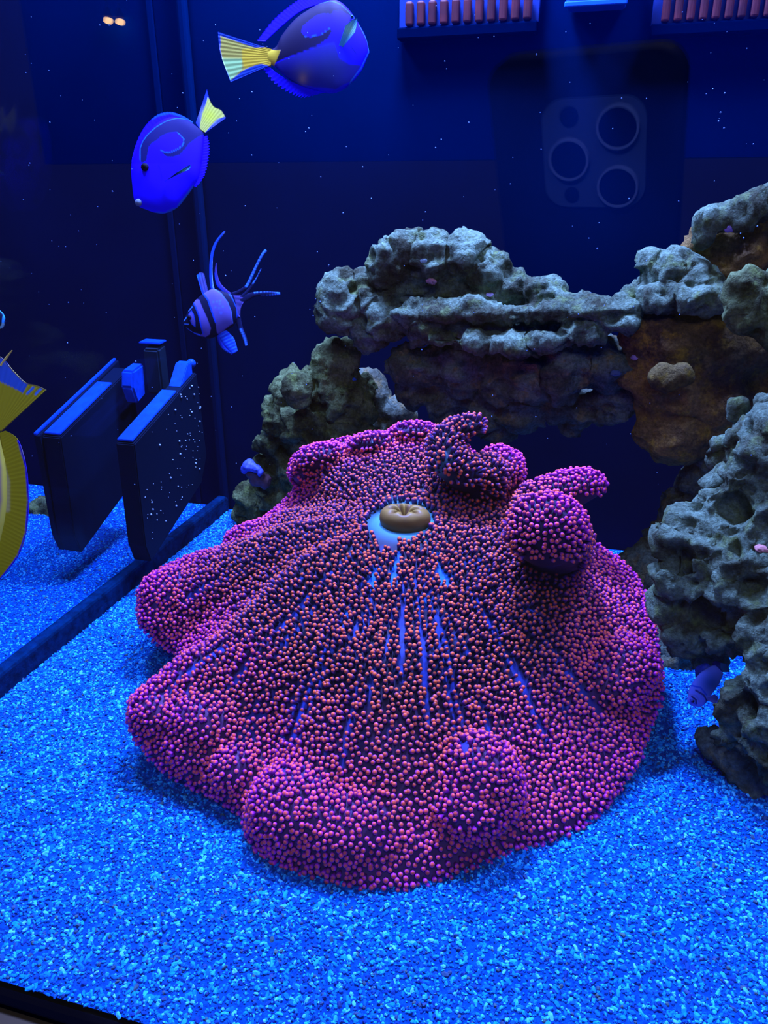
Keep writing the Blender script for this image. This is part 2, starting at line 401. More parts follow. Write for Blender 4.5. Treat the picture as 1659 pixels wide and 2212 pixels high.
# sample positions
me_an.calc_loop_triangles(); nt_ = len(me_an.loop_triangles)
tri = np.empty(nt_*3, np.int32); me_an.loop_triangles.foreach_get('vertices', tri); tri = tri.reshape(-1, 3)
A, B, Cc = Vb[tri[:, 0]], Vb[tri[:, 1]], Vb[tri[:, 2]]
nn = np.cross(B-A, Cc-A); ar = np.linalg.norm(nn, axis=1)/2; nn = (Nb[tri[:, 0]]+Nb[tri[:, 1]]+Nb[tri[:, 2]]); nn /= np.linalg.norm(nn, axis=1)[:, None]+1e-12
NC = 260000
idx = rng.choice(nt_, NC, p=ar/ar.sum()); u = rng.random(NC); v = rng.random(NC); m_ = u+v > 1; u[m_] = 1-u[m_]; v[m_] = 1-v[m_]
Pc = A[idx]+u[:, None]*(B-A)[idx]+v[:, None]*(Cc-A)[idx]; Nc = nn[idx]
th, rad, rn = polar(Pc); gxp, gyp = project(Pc)
ok = (Pc[:, 2] > .003) & (Nc[:, 2] > -.45) & (rad > .0175)
flap = inpoly(gxp, gyp, [(1225, 1070), (1270, 1070), (1310, 1068), (1290, 1110), (1250, 1110), (1235, 1090)]) & (Pc[:, 2] > .12) & (Nc[:, 2] < .15)
ok &= ~flap
for g in gaps: ok &= ~(inpoly(gxp, gyp, g) & (Nc[:, 2] > .3))
# radial bare lanes
lane = lanef(th, rad)
front = np.clip(-(Pc[:, 1]-MO[1])/.05, 0, 1)*np.clip((rad-.045)/.05, 0, 1)*np.clip((1.05-rn)/.25, 0, 1)
front = front*(Pc[:, 2] < .130)*np.clip((1700-gyp)/120, 0, 1)*np.clip((Nc[:, 2]-.2)/.3, 0, 1)
ok &= ~(lane > 1.25-.86*front)
Pc = Pc[ok]; Nc = Nc[ok]; rn = rn[ok]; th = th[ok]; rad = rad[ok]
D0 = .00262; cell = {}; keep = []
ci = np.floor(Pc/D0).astype(int)
Pl = Pc.tolist()
spc = (D0*(1.0+.16*np.clip(1.1-rn, 0, 1)))**2
spc = spc.tolist()
for i, (c0, c1, c2) in enumerate(ci.tolist()):
    p = Pl[i]; good = True
    for a in (-1, 0, 1):
        for b in (-1, 0, 1):
            for c in (-1, 0, 1):
                for q in cell.get((c0+a, c1+b, c2+c), ()):
                    if (p[0]-q[0])**2+(p[1]-q[1])**2+(p[2]-q[2])**2 < spc[i]: good = False; break
                if not good: break
            if not good: break
        if not good: break
    if good: cell.setdefault((c0, c1, c2), []).append(p); keep.append(i)
Pc = Pc[keep]; Nc = Nc[keep]; rn = rn[keep]; th = th[keep]; rad = rad[keep]; NT = len(Pc)
print('tentacles', NT)
outw = np.stack([np.cos(th), np.sin(th), np.zeros(NT)], 1)
margin = np.clip((rn-.62)/.33+.35*fbm(Pc*25, 2, 77), 0, 1)
hi = np.clip((Pc[:, 2]-.135)/.02, 0, 1)*np.clip((rad-.07)/.05, 0, 1); margin = np.maximum(margin, hi)
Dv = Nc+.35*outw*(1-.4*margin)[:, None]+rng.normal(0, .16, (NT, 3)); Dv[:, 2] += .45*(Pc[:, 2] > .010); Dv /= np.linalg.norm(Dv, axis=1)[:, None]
Ln = (.0068-.0020*margin)*rng.uniform(.8, 1.2, NT); Rd = (.00146+.00006*margin)*rng.uniform(.85, 1.15, NT)
near_m = np.exp(-(rad/.028)**4); Rd *= 1+.45*near_m
# colours
def tent_cols(t, mg, var):     # t (nv,), mg (n,), var (n,) -> (n, nv, 3)
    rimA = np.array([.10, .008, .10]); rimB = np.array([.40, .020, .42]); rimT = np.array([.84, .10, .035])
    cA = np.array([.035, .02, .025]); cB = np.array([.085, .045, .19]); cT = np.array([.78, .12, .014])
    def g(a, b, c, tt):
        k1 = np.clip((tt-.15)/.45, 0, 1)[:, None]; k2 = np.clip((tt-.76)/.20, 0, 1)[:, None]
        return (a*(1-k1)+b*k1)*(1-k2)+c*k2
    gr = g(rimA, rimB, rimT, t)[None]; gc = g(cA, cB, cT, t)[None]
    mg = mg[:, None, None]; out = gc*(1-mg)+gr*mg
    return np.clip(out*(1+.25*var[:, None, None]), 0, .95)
PV, PTt, Pt = tent_proto()
def frames(D):
    h = np.where(np.abs(D[:, 2:3]) > .9, np.array([[1., 0, 0]]), np.array([[0, 0, 1.]]))
    X = np.cross(h, D); X /= np.linalg.norm(X, axis=1)[:, None]; return X, np.cross(D, X)
# the 300 that show largest: nearest to the viewer and facing it
dist = np.linalg.norm(Pc-C0, axis=1); toC = (C0-Pc)/dist[:, None]; facing = (Nc*toC).sum(1)
px_, py_ = project(Pc); vis = (facing > .35) & (Pc[:, 2] > .006)
score = np.where(vis, dist, 9); big = np.argsort(score)[:300]; bigm = np.zeros(NT, bool); bigm[big] = True
var = rng.normal(0, .5, NT)
rest = ~bigm
X, Y = frames(Dv)
Pr = Pc-Nc*.0006
def build_tents(m):
    W = Pr[m][:, None, :]+PV[None, :, 0:1]*Rd[m][:, None, None]*X[m][:, None, :]+PV[None, :, 1:2]*Rd[m][:, None, None]*Y[m][:, None, :]+PV[None, :, 2:3]*Ln[m][:, None, None]*Dv[m][:, None, :]
    k = int(m.sum()); T = PTt[None]+(np.arange(k)*len(PV))[:, None, None]
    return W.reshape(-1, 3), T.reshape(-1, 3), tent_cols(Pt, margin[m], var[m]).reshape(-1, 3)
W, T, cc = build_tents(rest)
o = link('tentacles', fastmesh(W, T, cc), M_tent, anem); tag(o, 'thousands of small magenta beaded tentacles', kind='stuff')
protos = []
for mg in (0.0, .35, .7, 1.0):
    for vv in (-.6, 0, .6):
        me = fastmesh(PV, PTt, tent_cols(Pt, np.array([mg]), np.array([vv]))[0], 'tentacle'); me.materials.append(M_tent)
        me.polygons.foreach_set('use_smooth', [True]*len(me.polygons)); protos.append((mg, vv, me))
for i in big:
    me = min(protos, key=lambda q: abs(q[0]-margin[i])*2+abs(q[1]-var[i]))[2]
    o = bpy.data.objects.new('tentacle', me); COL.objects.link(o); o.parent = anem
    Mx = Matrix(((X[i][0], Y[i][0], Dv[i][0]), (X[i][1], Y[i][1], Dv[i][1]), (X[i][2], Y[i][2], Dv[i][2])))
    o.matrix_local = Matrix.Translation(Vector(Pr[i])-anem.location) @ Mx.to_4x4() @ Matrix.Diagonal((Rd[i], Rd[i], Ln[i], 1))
# mouth
def build_mouth():
    na, nb = 96, 26; V = []; Cl = []
    tilt = Matrix.Rotation(math.radians(2), 3, 'X')
    for i in range(na):
        a = 2*math.pi*i/na
        f = math.cos(7*a+.5*math.sin(3*a))
        for j in range(nb):
            t = j/(nb-1); b = -math.pi*.42+t*math.pi*1.36        # from outer foot over the lip to the throat
            cr = math.cos(b); sr = math.sin(b)
            rr = .0100+.0064*cr; zz = .0090*sr
            inner = max(0, min(1, (t-.45)/.4))
            zz -= .0018*inner*(1-f)/2*1.3; rr -= .0014*inner*f
            if t < .16: q_ = (.16-t)/.16; rr += .010*q_*q_*(1+.15*math.cos(5*a)); zz -= .002*q_
            if t > .85: rr *= (1-(t-.85)/.15*.75); zz -= (t-.85)/.15*.003
            rr = max(rr, .0006)
            lump = 1+.05*math.sin(2*a+1)+.04*math.sin(3*a)
            p = Vector((rr*1.12*math.cos(a)*lump, rr*.92*math.sin(a)*lump, zz+.008))
            p = tilt @ p; V.append((p.x+MO[0], p.y+MO[1]-.006, p.z+MO[2]-.004))
            k = max(0, min(1, (t-.1)/.35)); g = .10*inner*f
            fl_ = max(0, min(1, (.16-t)/.10)); Cl.append(tuple((1-fl_)*q+fl_*z for q, z in zip((.09+.13*k+g*.9, .05+.085*k+g*.7, .010+.022*k+.03*g), (.10, .32, .40))))
    T = [(i*nb+j, ((i+1) % na)*nb+j, ((i+1) % na)*nb+j+1, i*nb+j+1) for i in range(na) for j in range(nb-1)]
    return fastmesh(V, T, Cl)
o = link('mouth', build_mouth(), M_mouth, anem); o['label'] = 'puckered tan brown mouth'

# ------------------------------------------------------------------ sand grains
def grain_proto(name, seed, sx, sy, sz):
    r = random.Random(seed); bm = bmesh.new(); bmesh.ops.create_icosphere(bm, subdivisions=1, radius=1)
    for v in bm.verts: v.co = Vector((v.co.x*sx, v.co.y*sy, v.co.z*sz))*r.uniform(.75, 1.2)
    me = bpy.data.meshes.new(name); bm.to_mesh(me); bm.free(); return me
def grain_mat():
    m = bpy.data.materials.new('sand_grain'); m.use_nodes = True; nt = m.node_tree; b = nt.nodes['Principled BSDF']
    b.inputs['Roughness'].default_value = .8; b.inputs['Specular IOR Level'].default_value = .04
    oi = nt.nodes.new('ShaderNodeObjectInfo'); r = nt.nodes.new('ShaderNodeValToRGB'); e = r.color_ramp.elements
    e[0].position = 0; e[0].color = (.06, .13, .12, 1); e[1].position = 1; e[1].color = (.10, .58, .80, 1)
    for p, c in ((.05, (.006, .04, .22)), (.35, (.002, .13, .46)), (.70, (.004, .28, .62)), (.9, (.03, .50, .74))):
        x = e.new(p); x.color = (*c, 1)
    nt.links.new(oi.outputs['Random'], r.inputs[0]); nt.links.new(r.outputs[0], b.inputs['Base Color']); return m
M_grain = grain_mat()
def grains(name, pts, scl, label, shapes, seed):
    me = bpy.data.meshes.new(name); me.vertices.add(len(pts)); me.vertices.foreach_set('co', np.asarray(pts, np.float32).ravel())
    a = me.attributes.new('sc', 'FLOAT', 'POINT'); a.data.foreach_set('value', np.asarray(scl, np.float32))
    r = me.attributes.new('rot', 'FLOAT_VECTOR', 'POINT'); rv = rng.uniform(-3.14, 3.14, (len(pts), 3)); rv[:, :2] *= .25
    r.data.foreach_set('vector', rv.astype(np.float32).ravel()); me.update()
    o = bpy.data.objects.new(name, me); COL.objects.link(o)
    g = bpy.data.node_groups.new('scatter_'+name, 'GeometryNodeTree')
    g.interface.new_socket('Geometry', in_out='INPUT', socket_type='NodeSocketGeometry')
    g.interface.new_socket('Geometry', in_out='OUTPUT', socket_type='NodeSocketGeometry')
    N = g.nodes; gi = N.new('NodeGroupInput'); go = N.new('NodeGroupOutput'); ip = N.new('GeometryNodeInstanceOnPoints')
    ico = N.new('GeometryNodeMeshIcoSphere'); ico.inputs['Radius'].default_value = 1; ico.inputs['Subdivisions'].default_value = 1
    tr = N.new('GeometryNodeTransform'); tr.inputs['Scale'].default_value = shapes
    sp = N.new('GeometryNodeSetPosition'); nz = N.new('ShaderNodeTexNoise'); nz.inputs['Scale'].default_value = 1.4
    pos = N.new('GeometryNodeInputPosition'); va = N.new('ShaderNodeVectorMath'); va.operation = 'ADD'; va.inputs[1].default_value = (seed, seed*2, 0)
    su = N.new('ShaderNodeVectorMath'); su.operation = 'SUBTRACT'; su.inputs[1].default_value = (.5, .5, .5)
    g.links.new(pos.outputs[0], va.inputs[0]); g.links.new(va.outputs[0], nz.inputs['Vector']); g.links.new(nz.outputs['Color'], su.inputs[0])
    g.links.new(su.outputs[0], sp.inputs['Offset'])
    sm = N.new('GeometryNodeSetMaterial'); sm.inputs['Material'].default_value = M_grain
    g.links.new(ico.outputs[0], tr.inputs['Geometry']); g.links.new(tr.outputs[0], sp.inputs['Geometry']); g.links.new(sp.outputs[0], sm.inputs[0]); g.links.new(sm.outputs[0], ip.inputs['Instance'])
    na = N.new('GeometryNodeInputNamedAttribute'); na.data_type = 'FLOAT'; na.inputs['Name'].default_value = 'sc'
    nr = N.new('GeometryNodeInputNamedAttribute'); nr.data_type = 'FLOAT_VECTOR'; nr.inputs['Name'].default_value = 'rot'
    er = N.new('FunctionNodeEulerToRotation')
    g.links.new(gi.outputs[0], ip.inputs['Points']); g.links.new(na.outputs[0], ip.inputs['Scale'])
    g.links.new(nr.outputs[0], er.inputs[0]); g.links.new(er.outputs[0], ip.inputs['Rotation'])
    g.links.new(ip.outputs[0], go.inputs[0])
    md = o.modifiers.new('scatter', 'NODES'); md.node_group = g
    tag(o, label, 'sand', None, 'stuff'); return o
def sandpts(n, x0, x1, y0, y1):
    x = rng.uniform(x0, x1, n); y = rng.uniform(y0, y1, n); p = np.stack([x, y, sand_h(x, y)+.0003], 1)
    q, r_ = project(p); k = (q > -700) & (q < 2400)
    th, rad, rn = polar(p); k &= (rn > .72) | (x < XD)
    return p[k]
for nm, n, shp, sd, lab in (('coarse_sand', 78000, (1.5, .8, .6), 1.0, 'coarse elongated coral sand grains across the tank floor'), ('fine_sand', 110000, (1.0, 1.0, .75), 5.0, 'small rounded coral sand grains between the coarse ones')):
    p = sandpts(n, XD+.006, XR-.02, YF+.002, YB-.005); k = rng.uniform(.55, 1.15, len(p))**1.6*(.00135 if nm == 'coarse_sand' else .00100)
    grains(nm, p, k, lab, shp, sd)
p = sandpts(60000, -.95, XD-.008, YF+.002, YB-.005)
grains('compartment_sand', p, rng.uniform(.6, 1.3, len(p))*.0010, 'coral sand grains in the side compartment behind the divider', (1.2, .9, .7), 9.0)

# ------------------------------------------------------------------ rocks
def rock(name, blobs, m, label, cat='rock', voxel=.0032, big=.012, mid=.006, ledge=0, pits=.007, seed=0, group=None, zmin=None, frq=1.0, parent=None, holes=0):
    """blobs: (px, py, radius in px, tank Y[, squash])"""
    bm = bmesh.new()
    for b in blobs:
        P = PY(b[0], b[1], b[3]); s = scale_at(P); r = b[2]*s; q = b[4] if len(b) > 4 else 1
        ell(bm, P, r*(b[5] if len(b) > 5 else 1), r*.9*(b[6] if len(b) > 6 else 1), r*q)
    me = remeshed(bm, voxel, 3)
    V = coords(me); N = normals(me)
    if True:
        P = V*frq
        d = big*(fbm(P*22+seed, 2, seed))
        V = V+N*d[:, None]
        lv = P*np.array([13, 13, 75.])+fbm(P*30, 2, seed+3)[:, None]*np.array([0, 0, 1.2])
        if ledge: V = V+N*(ledge*fbm(lv, 2, seed+5, True))[:, None]
        d = mid*fbm(P*75, 3, seed+9, True)
        f1, f2 = worley(P*62, seed+11)
        pit = np.clip((.42-f1)/.3, 0, 1)
        if holes: h1, h2 = worley(P*33, seed+31); V = V-N*(holes*np.clip((.36-h1)/.12, 0, 1))[:, None]
        msk = np.clip(noise(P*35, seed+21)*2+.5, 0, 1)
        d = d-pits*pit*msk
        f1, f2 = worley(P*170, seed+12); d = d-pits*.28*np.clip((.42-f1)/.3, 0, 1)
        V = V+N*d[:, None]
    if zmin is not None: V[:, 2] = np.maximum(V[:, 2], zmin)
    V[:, 1] = np.minimum(V[:, 1], YB-.006)
    V[:, 0] = np.where(V[:, 0] > XD-.02, np.maximum(V[:, 0], XD+.008), V[:, 0]) if V[:, 0].mean() > XD else np.minimum(V[:, 0], XD-.009)
    V[:, 0] = np.minimum(V[:, 0], XR-.006)
    me.vertices.foreach_set('co', V.astype(np.float32).ravel()); me.update()
    o = link(name, me, m, parent)
    if parent is None: tag(o, label, cat, group)
    elif label: o['label'] = label
    return o

arch = empty('rock_arch', PY(1200, 800, .70), 'long live rock bridge above the anemone with hanging brown boulder at its right', 'rock')
rock('bridge', [(738, 645, 46, .70), (730, 680, 38, .70), (790, 640, 44, .71), (850, 575, 50, .71), (885, 548, 44, .71), (935, 560, 54, .71), (1000, 560, 50, .71), (1060, 590, 44, .705), (830, 680, 50, .71), (800, 710, 40, .71),
      (900, 620, 56, .718), (980, 625, 54, .716), (1060, 645, 50, .712), (850, 640, 48, .715), (1110, 630, 44, .705), (1180, 632, 42, .695, .9, 1.2), (1230, 655, 38, .685, .8, 1.3),
      (900, 675, 32, .692, .7, 1.3), (960, 670, 32, .685, .6, 1.6), (1040, 672, 32, .680, .6, 1.8), (1120, 680, 34, .675, .6, 1.8), (1200, 676, 34, .67, .7, 1.8), (1290, 670, 34, .665, .8, 1.6), (1340, 668, 30, .665, .8, 1.3),
      (920, 700, 46, .71), (1000, 712, 46, .705), (1080, 718, 44, .70), (1160, 715, 42, .69), (925, 716, 26, .685, .7, 1.4), (960, 734, 26, .677, .6, 1.6), (1030, 740, 28, .672, .6, 1.8), (1110, 750, 28, .667, .7, 1.8), (1190, 738, 28, .662, .65, 1.8), (1260, 715, 32, .66, .7, 1.7), (1330, 698, 30, .66, .7, 1.5),
      (1170, 690, 50, .69), (1270, 685, 44, .68), (1370, 650, 42, .68), (1420, 600, 40, .68), (1400, 575, 24, .68), (1465, 590, 44, .675), (1500, 620, 44, .67), (1440, 645, 36, .665, .7, 1.6), (1500, 645, 36, .66, .8, 1.3), (1535, 640, 28, .66)],
     M_rock, 'pale blue-green layered bridge top', ledge=.006, seed=3, voxel=.0022, big=.006, mid=.005, pits=.008, parent=arch)
rock('under_slab', [(875, 780, 44, .72), (930, 790, 50, .72), (1000, 800, 58, .72), (1080, 810, 58, .71), (1150, 800, 58, .70), (1230, 790, 60, .69), (1300, 790, 50, .69), (900, 840, 46, .73), (960, 860, 50, .73), (1050, 880, 48, .73), (1130, 870, 56, .72),
      (1080, 930, 26, .73), (1210, 860, 50, .72), (1270, 880, 46, .72), (1330, 860, 50, .71), (1240, 915, 26, .73)], M_rockd,
     'dark layered rock slab hanging beneath the pale bridge', ledge=.006, seed=13, parent=arch)
pil_ = empty('rock_pillar', PY(640, 950, .73), 'yellow-green lumpy rock pillar left of the anemone back', 'rock')
rock('pillar_body', [(720, 790, 50, .725), (700, 830, 60, .725), (745, 860, 62, .725), (640, 850, 46, .73), (620, 900, 52, .73), (670, 920, 66, .72), (740, 940, 50, .72), (600, 960, 44, .735), (590, 1020, 42, .74), (640, 1010, 56, .735), (700, 1000, 60, .73),
      (565, 1010, 22, .74), (560, 960, 20, .735), (548, 1085, 38, .755), (600, 1075, 42, .745), (540, 1115, 30, .765), (650, 1070, 40, .74), (790, 830, 26, .74), (800, 960, 30, .74)], M_rockg,
     None, seed=23, pits=.009, holes=.008, voxel=.0026, mid=.007, parent=pil_)
rock('round_knob', [(643, 838, 30, .690), (650, 858, 24, .692)], M_rockg, 'round green rock knob stuck on the left pillar', seed=29, big=.004, mid=.003, parent=pil_)
rock('rock_shadowed', [(800, 860, 38, .770), (820, 920, 46, .772), (850, 900, 36, .772), (880, 950, 30, .775)], M_rockd, 'dark rock in the gap between pillar and bridge', seed=31)
rock('hanging_boulder', [(1400, 720, 60, .68), (1460, 740, 80, .68), (1540, 750, 90, .68), (1620, 740, 70, .68), (1390, 800, 52, .68), (1450, 830, 85, .68), (1540, 850, 90, .69), (1620, 840, 80, .70), (1395, 880, 36, .68), (1400, 930, 46, .67), (1450, 940, 60, .67), (1500, 930, 56, .68), (1440, 965, 30, .67), (1475, 965, 30, .67), (1560, 890, 50, .70)], M_rockb,
     'large rusty brown boulder hanging from the right of the bridge', seed=37, big=.008, mid=.003, pits=.004, parent=arch)
rock('ochre_lump', [(1435, 815, 32, .640), (1470, 812, 28, .642), (1440, 825, 26, .638)], rockmat('ochre_rock', (.16, .12, .03), (.08, .06, .02), (.22, .15, .01)), 'ochre lump on the brown boulder face', seed=39, big=.003, mid=.002, pits=.003, parent=arch)
rock('upper_slope', [(1500, 540, 26, .69), (1530, 510, 34, .69), (1580, 500, 40, .69), (1640, 470, 46, .69), (1690, 460, 60, .69), (1560, 560, 50, .70), (1620, 570, 80, .70), (1520, 590, 40, .70), (1660, 640, 80, .71), (1590, 650, 60, .71), (1470, 565, 16, .70)], M_rockb,
     'upper right brown rock slope rising out of frame', seed=41, big=.008, parent=arch)
rock('slope_crest', [(1525, 482, 30, .665), (1560, 478, 24, .665), (1600, 465, 30, .665), (1640, 445, 34, .665), (1690, 425, 40, .665), (1510, 515, 20, .668)], M_rock, 'pale crusted crest along the upper right rock slope', seed=43, big=.005, parent=arch)
rock('round_boulder', [(1620, 640, 50, .600), (1660, 650, 50, .60), (1640, 680, 46, .60), (1690, 640, 60, .60), (1680, 700, 50, .60)], M_rockg, 'pale yellow-green rounded rock at right edge below the slope', seed=47, big=.006)
reef = empty('rock_reef', PY(1600, 1300, .46), 'tall pitted grey-green reef rock along the right edge', 'rock')
rock('reef_body', [(1500, 1130, 46, .50), (1540, 1090, 44, .50), (1600, 1050, 60, .50), (1650, 1010, 60, .50), (1690, 960, 60, .51), (1480, 1190, 44, .49), (1540, 1180, 60, .49), (1600, 1150, 70, .49), (1660, 1120, 80, .49), (1470, 1250, 44, .48), (1530, 1260, 66, .48), (1610, 1260, 80, .47), (1680, 1250, 80, .47),
      (1470, 1310, 40, .48), (1500, 1360, 50, .48), (1570, 1360, 60, .47), (1650, 1380, 70, .45), (1690, 1450, 80, .44), (1630, 1490, 60, .44), (1590, 1530, 44, .44), (1660, 1560, 70, .43), (1620, 1600, 46, .43), (1680, 1640, 60, .42), (1575, 1590, 34, .44), (1530, 1400, 40, .49)], M_rock,
     None, seed=53, voxel=.0024, big=.012, mid=.008, pits=.012, holes=.014, parent=reef)
rock('knobbly_finger', [(1550, 1035, 28, .53), (1575, 1060, 26, .53), (1555, 1075, 26, .53), (1520, 1120, 22, .52), (1500, 1108, 18, .52)], M_rock, 'knobbly rock finger topping the right reef', seed=57, big=.004, parent=reef)
rock('rock_cluster', [(1600, 930, 30, .56), (1640, 900, 30, .56), (1655, 950, 34, .55), (1580, 970, 26, .57), (1560, 1000, 26, .57), (1610, 990, 34, .56), (1650, 870, 30, .56), (1690, 900, 50, .56), (1545, 955, 18, .57), (1590, 890, 24, .58), (1680, 990, 50, .56)], M_rock,
     'small knobbly rocks piled above the right reef', seed=59, big=.006, pits=.008)
rock('dark_support', [(1440, 1160, 46, .70), (1480, 1100, 50, .70), (1530, 1040, 60, .70), (1400, 1220, 56, .68), (1450, 1260, 70, .66), (1420, 1340, 60, .64), (1460, 1400, 60, .60), (1450, 1440, 40, .585), (1380, 1280, 50, .67), (1600, 950, 80, .70), (1640, 880, 80, .70), (1560, 990, 60, .70), (1360, 1215, 30, .69)], M_rockd,
     'dark shadowed rock between anemone and right reef', seed=61, big=.008, zmin=-.008, parent=arch)
rock('dark_base', [(1545, 1600, 30, .46), (1590, 1640, 40, .45), (1650, 1690, 50, .44), (1520, 1590, 16, .465)], M_rockd, 'low dark rock at the foot of the right reef', seed=67, big=.005, zmin=-.008, parent=reef)
rock('rock_pebble', [(92, 1105, 34, .72), (120, 1108, 28, .72), (70, 1120, 24, .72)], M_rockg, 'small green rock on sand in the side compartment', seed=71, big=.004)

# coral polyps: one on the pillar's left, one on the reef
def blob_obj(name, blobs, m, label, cat, seed, voxel=.0012, amp=.002, parent=None):
    bm = bmesh.new()
    for b in blobs:
        P = PY(b[0], b[1], b[3]); s = scale_at(P); ell(bm, P, b[2]*s, b[2]*s, b[2]*s*(b[4] if len(b) > 4 else 1))
    me = remeshed(bm, voxel, 2); V = coords(me); N = normals(me)
    V = V+N*(amp*fbm(V*160, 3, seed))[:, None]; me.vertices.foreach_set('co', V.astype(np.float32).ravel()); me.update()
    o = link(name, me, m, parent)
    if cat: tag(o, label, cat)
    elif label: o['label'] = label
    return o
M_cup = mat('coral_base', (.11, .06, .07), .7, .2, vary=.3, scale=200)
M_cupb = mat('coral_flesh', (.06, .10, .50), .5, .2, vary=.4, scale=300)
cp = PY(548, 1020, .715)
co = empty('cup_coral', cp, 'small violet coral with blue crown on the left pillar side', 'coral')
blob_obj('coral_base', [(556, 1032, 20, .715), (572, 1040, 16, .718), (545, 1025, 14, .712)], M_cup, 'purple brown base', None, 81, parent=co)
blob_obj('coral_crown', [(538, 1005, 15, .708), (528, 1013, 10, .708), (552, 1012, 11, .706), (562, 1022, 8, .706)], M_cupb, 'bright blue crown', None, 83, parent=co)
o = blob_obj('button_polyps', [(1512, 1450, 11, .470), (1524, 1442, 10, .470), (1508, 1463, 9, .468), (1528, 1465, 11, .468), (1543, 1455, 11, .47), (1540, 1475, 10, .468), (1530, 1480, 9, .466), (1550, 1440, 12, .475)], mat('polyp_blue', (.01, .04, .36), .5, .2, vary=.5, scale=400), 'cluster of deep blue button polyps behind the banded fish', 'coral', 85)

# ------------------------------------------------------------------ fish
def smooth_poly(p, n): return catmull(p, n)
class Fish:
    def __init__(self, name, c, Yd, label, cat='fish', group=None):
        self.P = PY(c[0], c[1], Yd); self.s = scale_at(self.P); self.c = c
        self.e = empty(name, self.P, label, cat, group)
    def pt(self, x, y, w):     # px, px, px out of plane towards viewer
        return self.P + self.s*((x-self.c[0])*R - (y-self.c[1])*U - w*F)
    def body(self, t0, t1, top, bot, thick, colf, ns=230, nr=150, name='body'):
        t0 = np.array(t0, float); t1 = np.array(t1, float); L = np.linalg.norm(t1-t0); ax = (t1-t0)/L
        pv = np.array([ax[1], -ax[0]])
        if (np.array(top[len(top)//2])-t0) @ pv < 0: pv = -pv
        def prof(pts):
            q = catmull(pts, 200); u = (q-t0) @ ax; v = (q-t0) @ pv; k = np.argsort(u); return u[k], v[k]
        ut, vt = prof(top); ub, vb = prof(bot)
        u0 = max(ut[0], ub[0]); u1 = min(ut[-1], ub[-1])
        a = np.linspace(0, 1, ns); us = u0+(u1-u0)*(1-np.cos(a*math.pi))/2
        a_ = np.interp(us, ut, vt); b_ = np.interp(us, ub, vb); c = (a_+b_)/2; h = np.maximum((a_-b_)/2, .3)
        hm = h.max(); V = []; XY = []
        for i in range(ns):
            wd = thick*hm*(h[i]/hm)**1.05
            for k in range(nr):
                f = 2*math.pi*k/nr; v = c[i]+h[i]*math.cos(f); w_ = wd*np.sign(math.sin(f))*abs(math.sin(f))**.9
                q = t0+ax*us[i]+pv*v; V.append(self.pt(q[0], q[1], w_)); XY.append(q)
        XY = np.array(XY); T = [(i*nr+k, i*nr+(k+1) % nr, (i+1)*nr+(k+1) % nr, (i+1)*nr+k) for i in range(ns-1) for k in range(nr)]
        o = link(name, mesh(V, T+[tuple(range(nr)), tuple(reversed(range((ns-1)*nr, ns*nr)))], colf(XY[:, 0], XY[:, 1])), M_fish, self.e)
        self.hm = hm; self.thick = thick
        return o
    def fin(self, name, base, edge, colf, w0=0, w1=0, n=90, m=14, rays=22, serr=0, th=.8, label=None, curl=0):
        B = catmull(base, n); E = catmull(edge, n); V = []; XY = []
        for side in (1, -1):
            for i in range(n):
                ph = i/(n-1)*rays*2*math.pi
                for j in range(m):
                    t = j/(m-1); e = E[i]
                    if serr: e = B[i]+(E[i]-B[i])*(1-serr*(.5+.5*math.cos(ph)))
                    q = B[i]*(1-t)+e*t
                    w_ = w0*(1-t)+w1*t+curl*math.sin(t*math.pi)+side*(th*(1-t*.6)+.12*math.cos(ph))+.15*math.cos(ph)*t
                    V.append(self.pt(q[0], q[1], w_)); XY.append(q)
        k = n*m; T = []
        for i in range(n-1):
            for j in range(m-1):
                a = i*m+j; T += [(a, a+1, a+m+1, a+m), (k+a, k+a+m, k+a+m+1, k+a+1)]
        ed = [i*m for i in range(n)], [i*m+m-1 for i in range(n)], list(range(m)), list(range((n-1)*m, n*m))
        for e in ed:
            for a, b in zip(e[:-1], e[1:]): T.append((a, b, k+b, k+a))
        XY = np.array(XY); o = link(name, mesh(V, T, colf(XY[:, 0], XY[:, 1])), M_fish, self.e)
        if label: o['label'] = label
        return o
    def ball(self, name, x, y, r, w_, col, flat=.6, label=None):
        bm = bmesh.new(); ell(bm, self.pt(x, y, w_), r*self.s, r*self.s, r*self.s*flat, camrot)
        me = bpy.data.meshes.new(name); bm.to_mesh(me); bm.free(); setcol(me, np.tile(col, (len(me.vertices), 1)))
        o = link(name, me, M_fish, self.e)
        if label: o['label'] = label
        if name == 'eye' and r > 3.5:
            bm = bmesh.new(); ell(bm, self.pt(x, y, w_+r*flat*.75), r*self.s*.5, r*self.s*.5, r*self.s*.3, camrot)
            me = bpy.data.meshes.new('pupil'); bm.to_mesh(me); bm.free(); setcol(me, np.zeros((len(me.vertices), 3))+.0008); link('pupil', me, M_fish, o)
        return o
BLUE = np.array([.010, .0005, .68]); NAVY = np.array([.010, .010, .10]); YEL = np.array([.50, .36, .008]); CYN = np.array([.005, .08, .30])
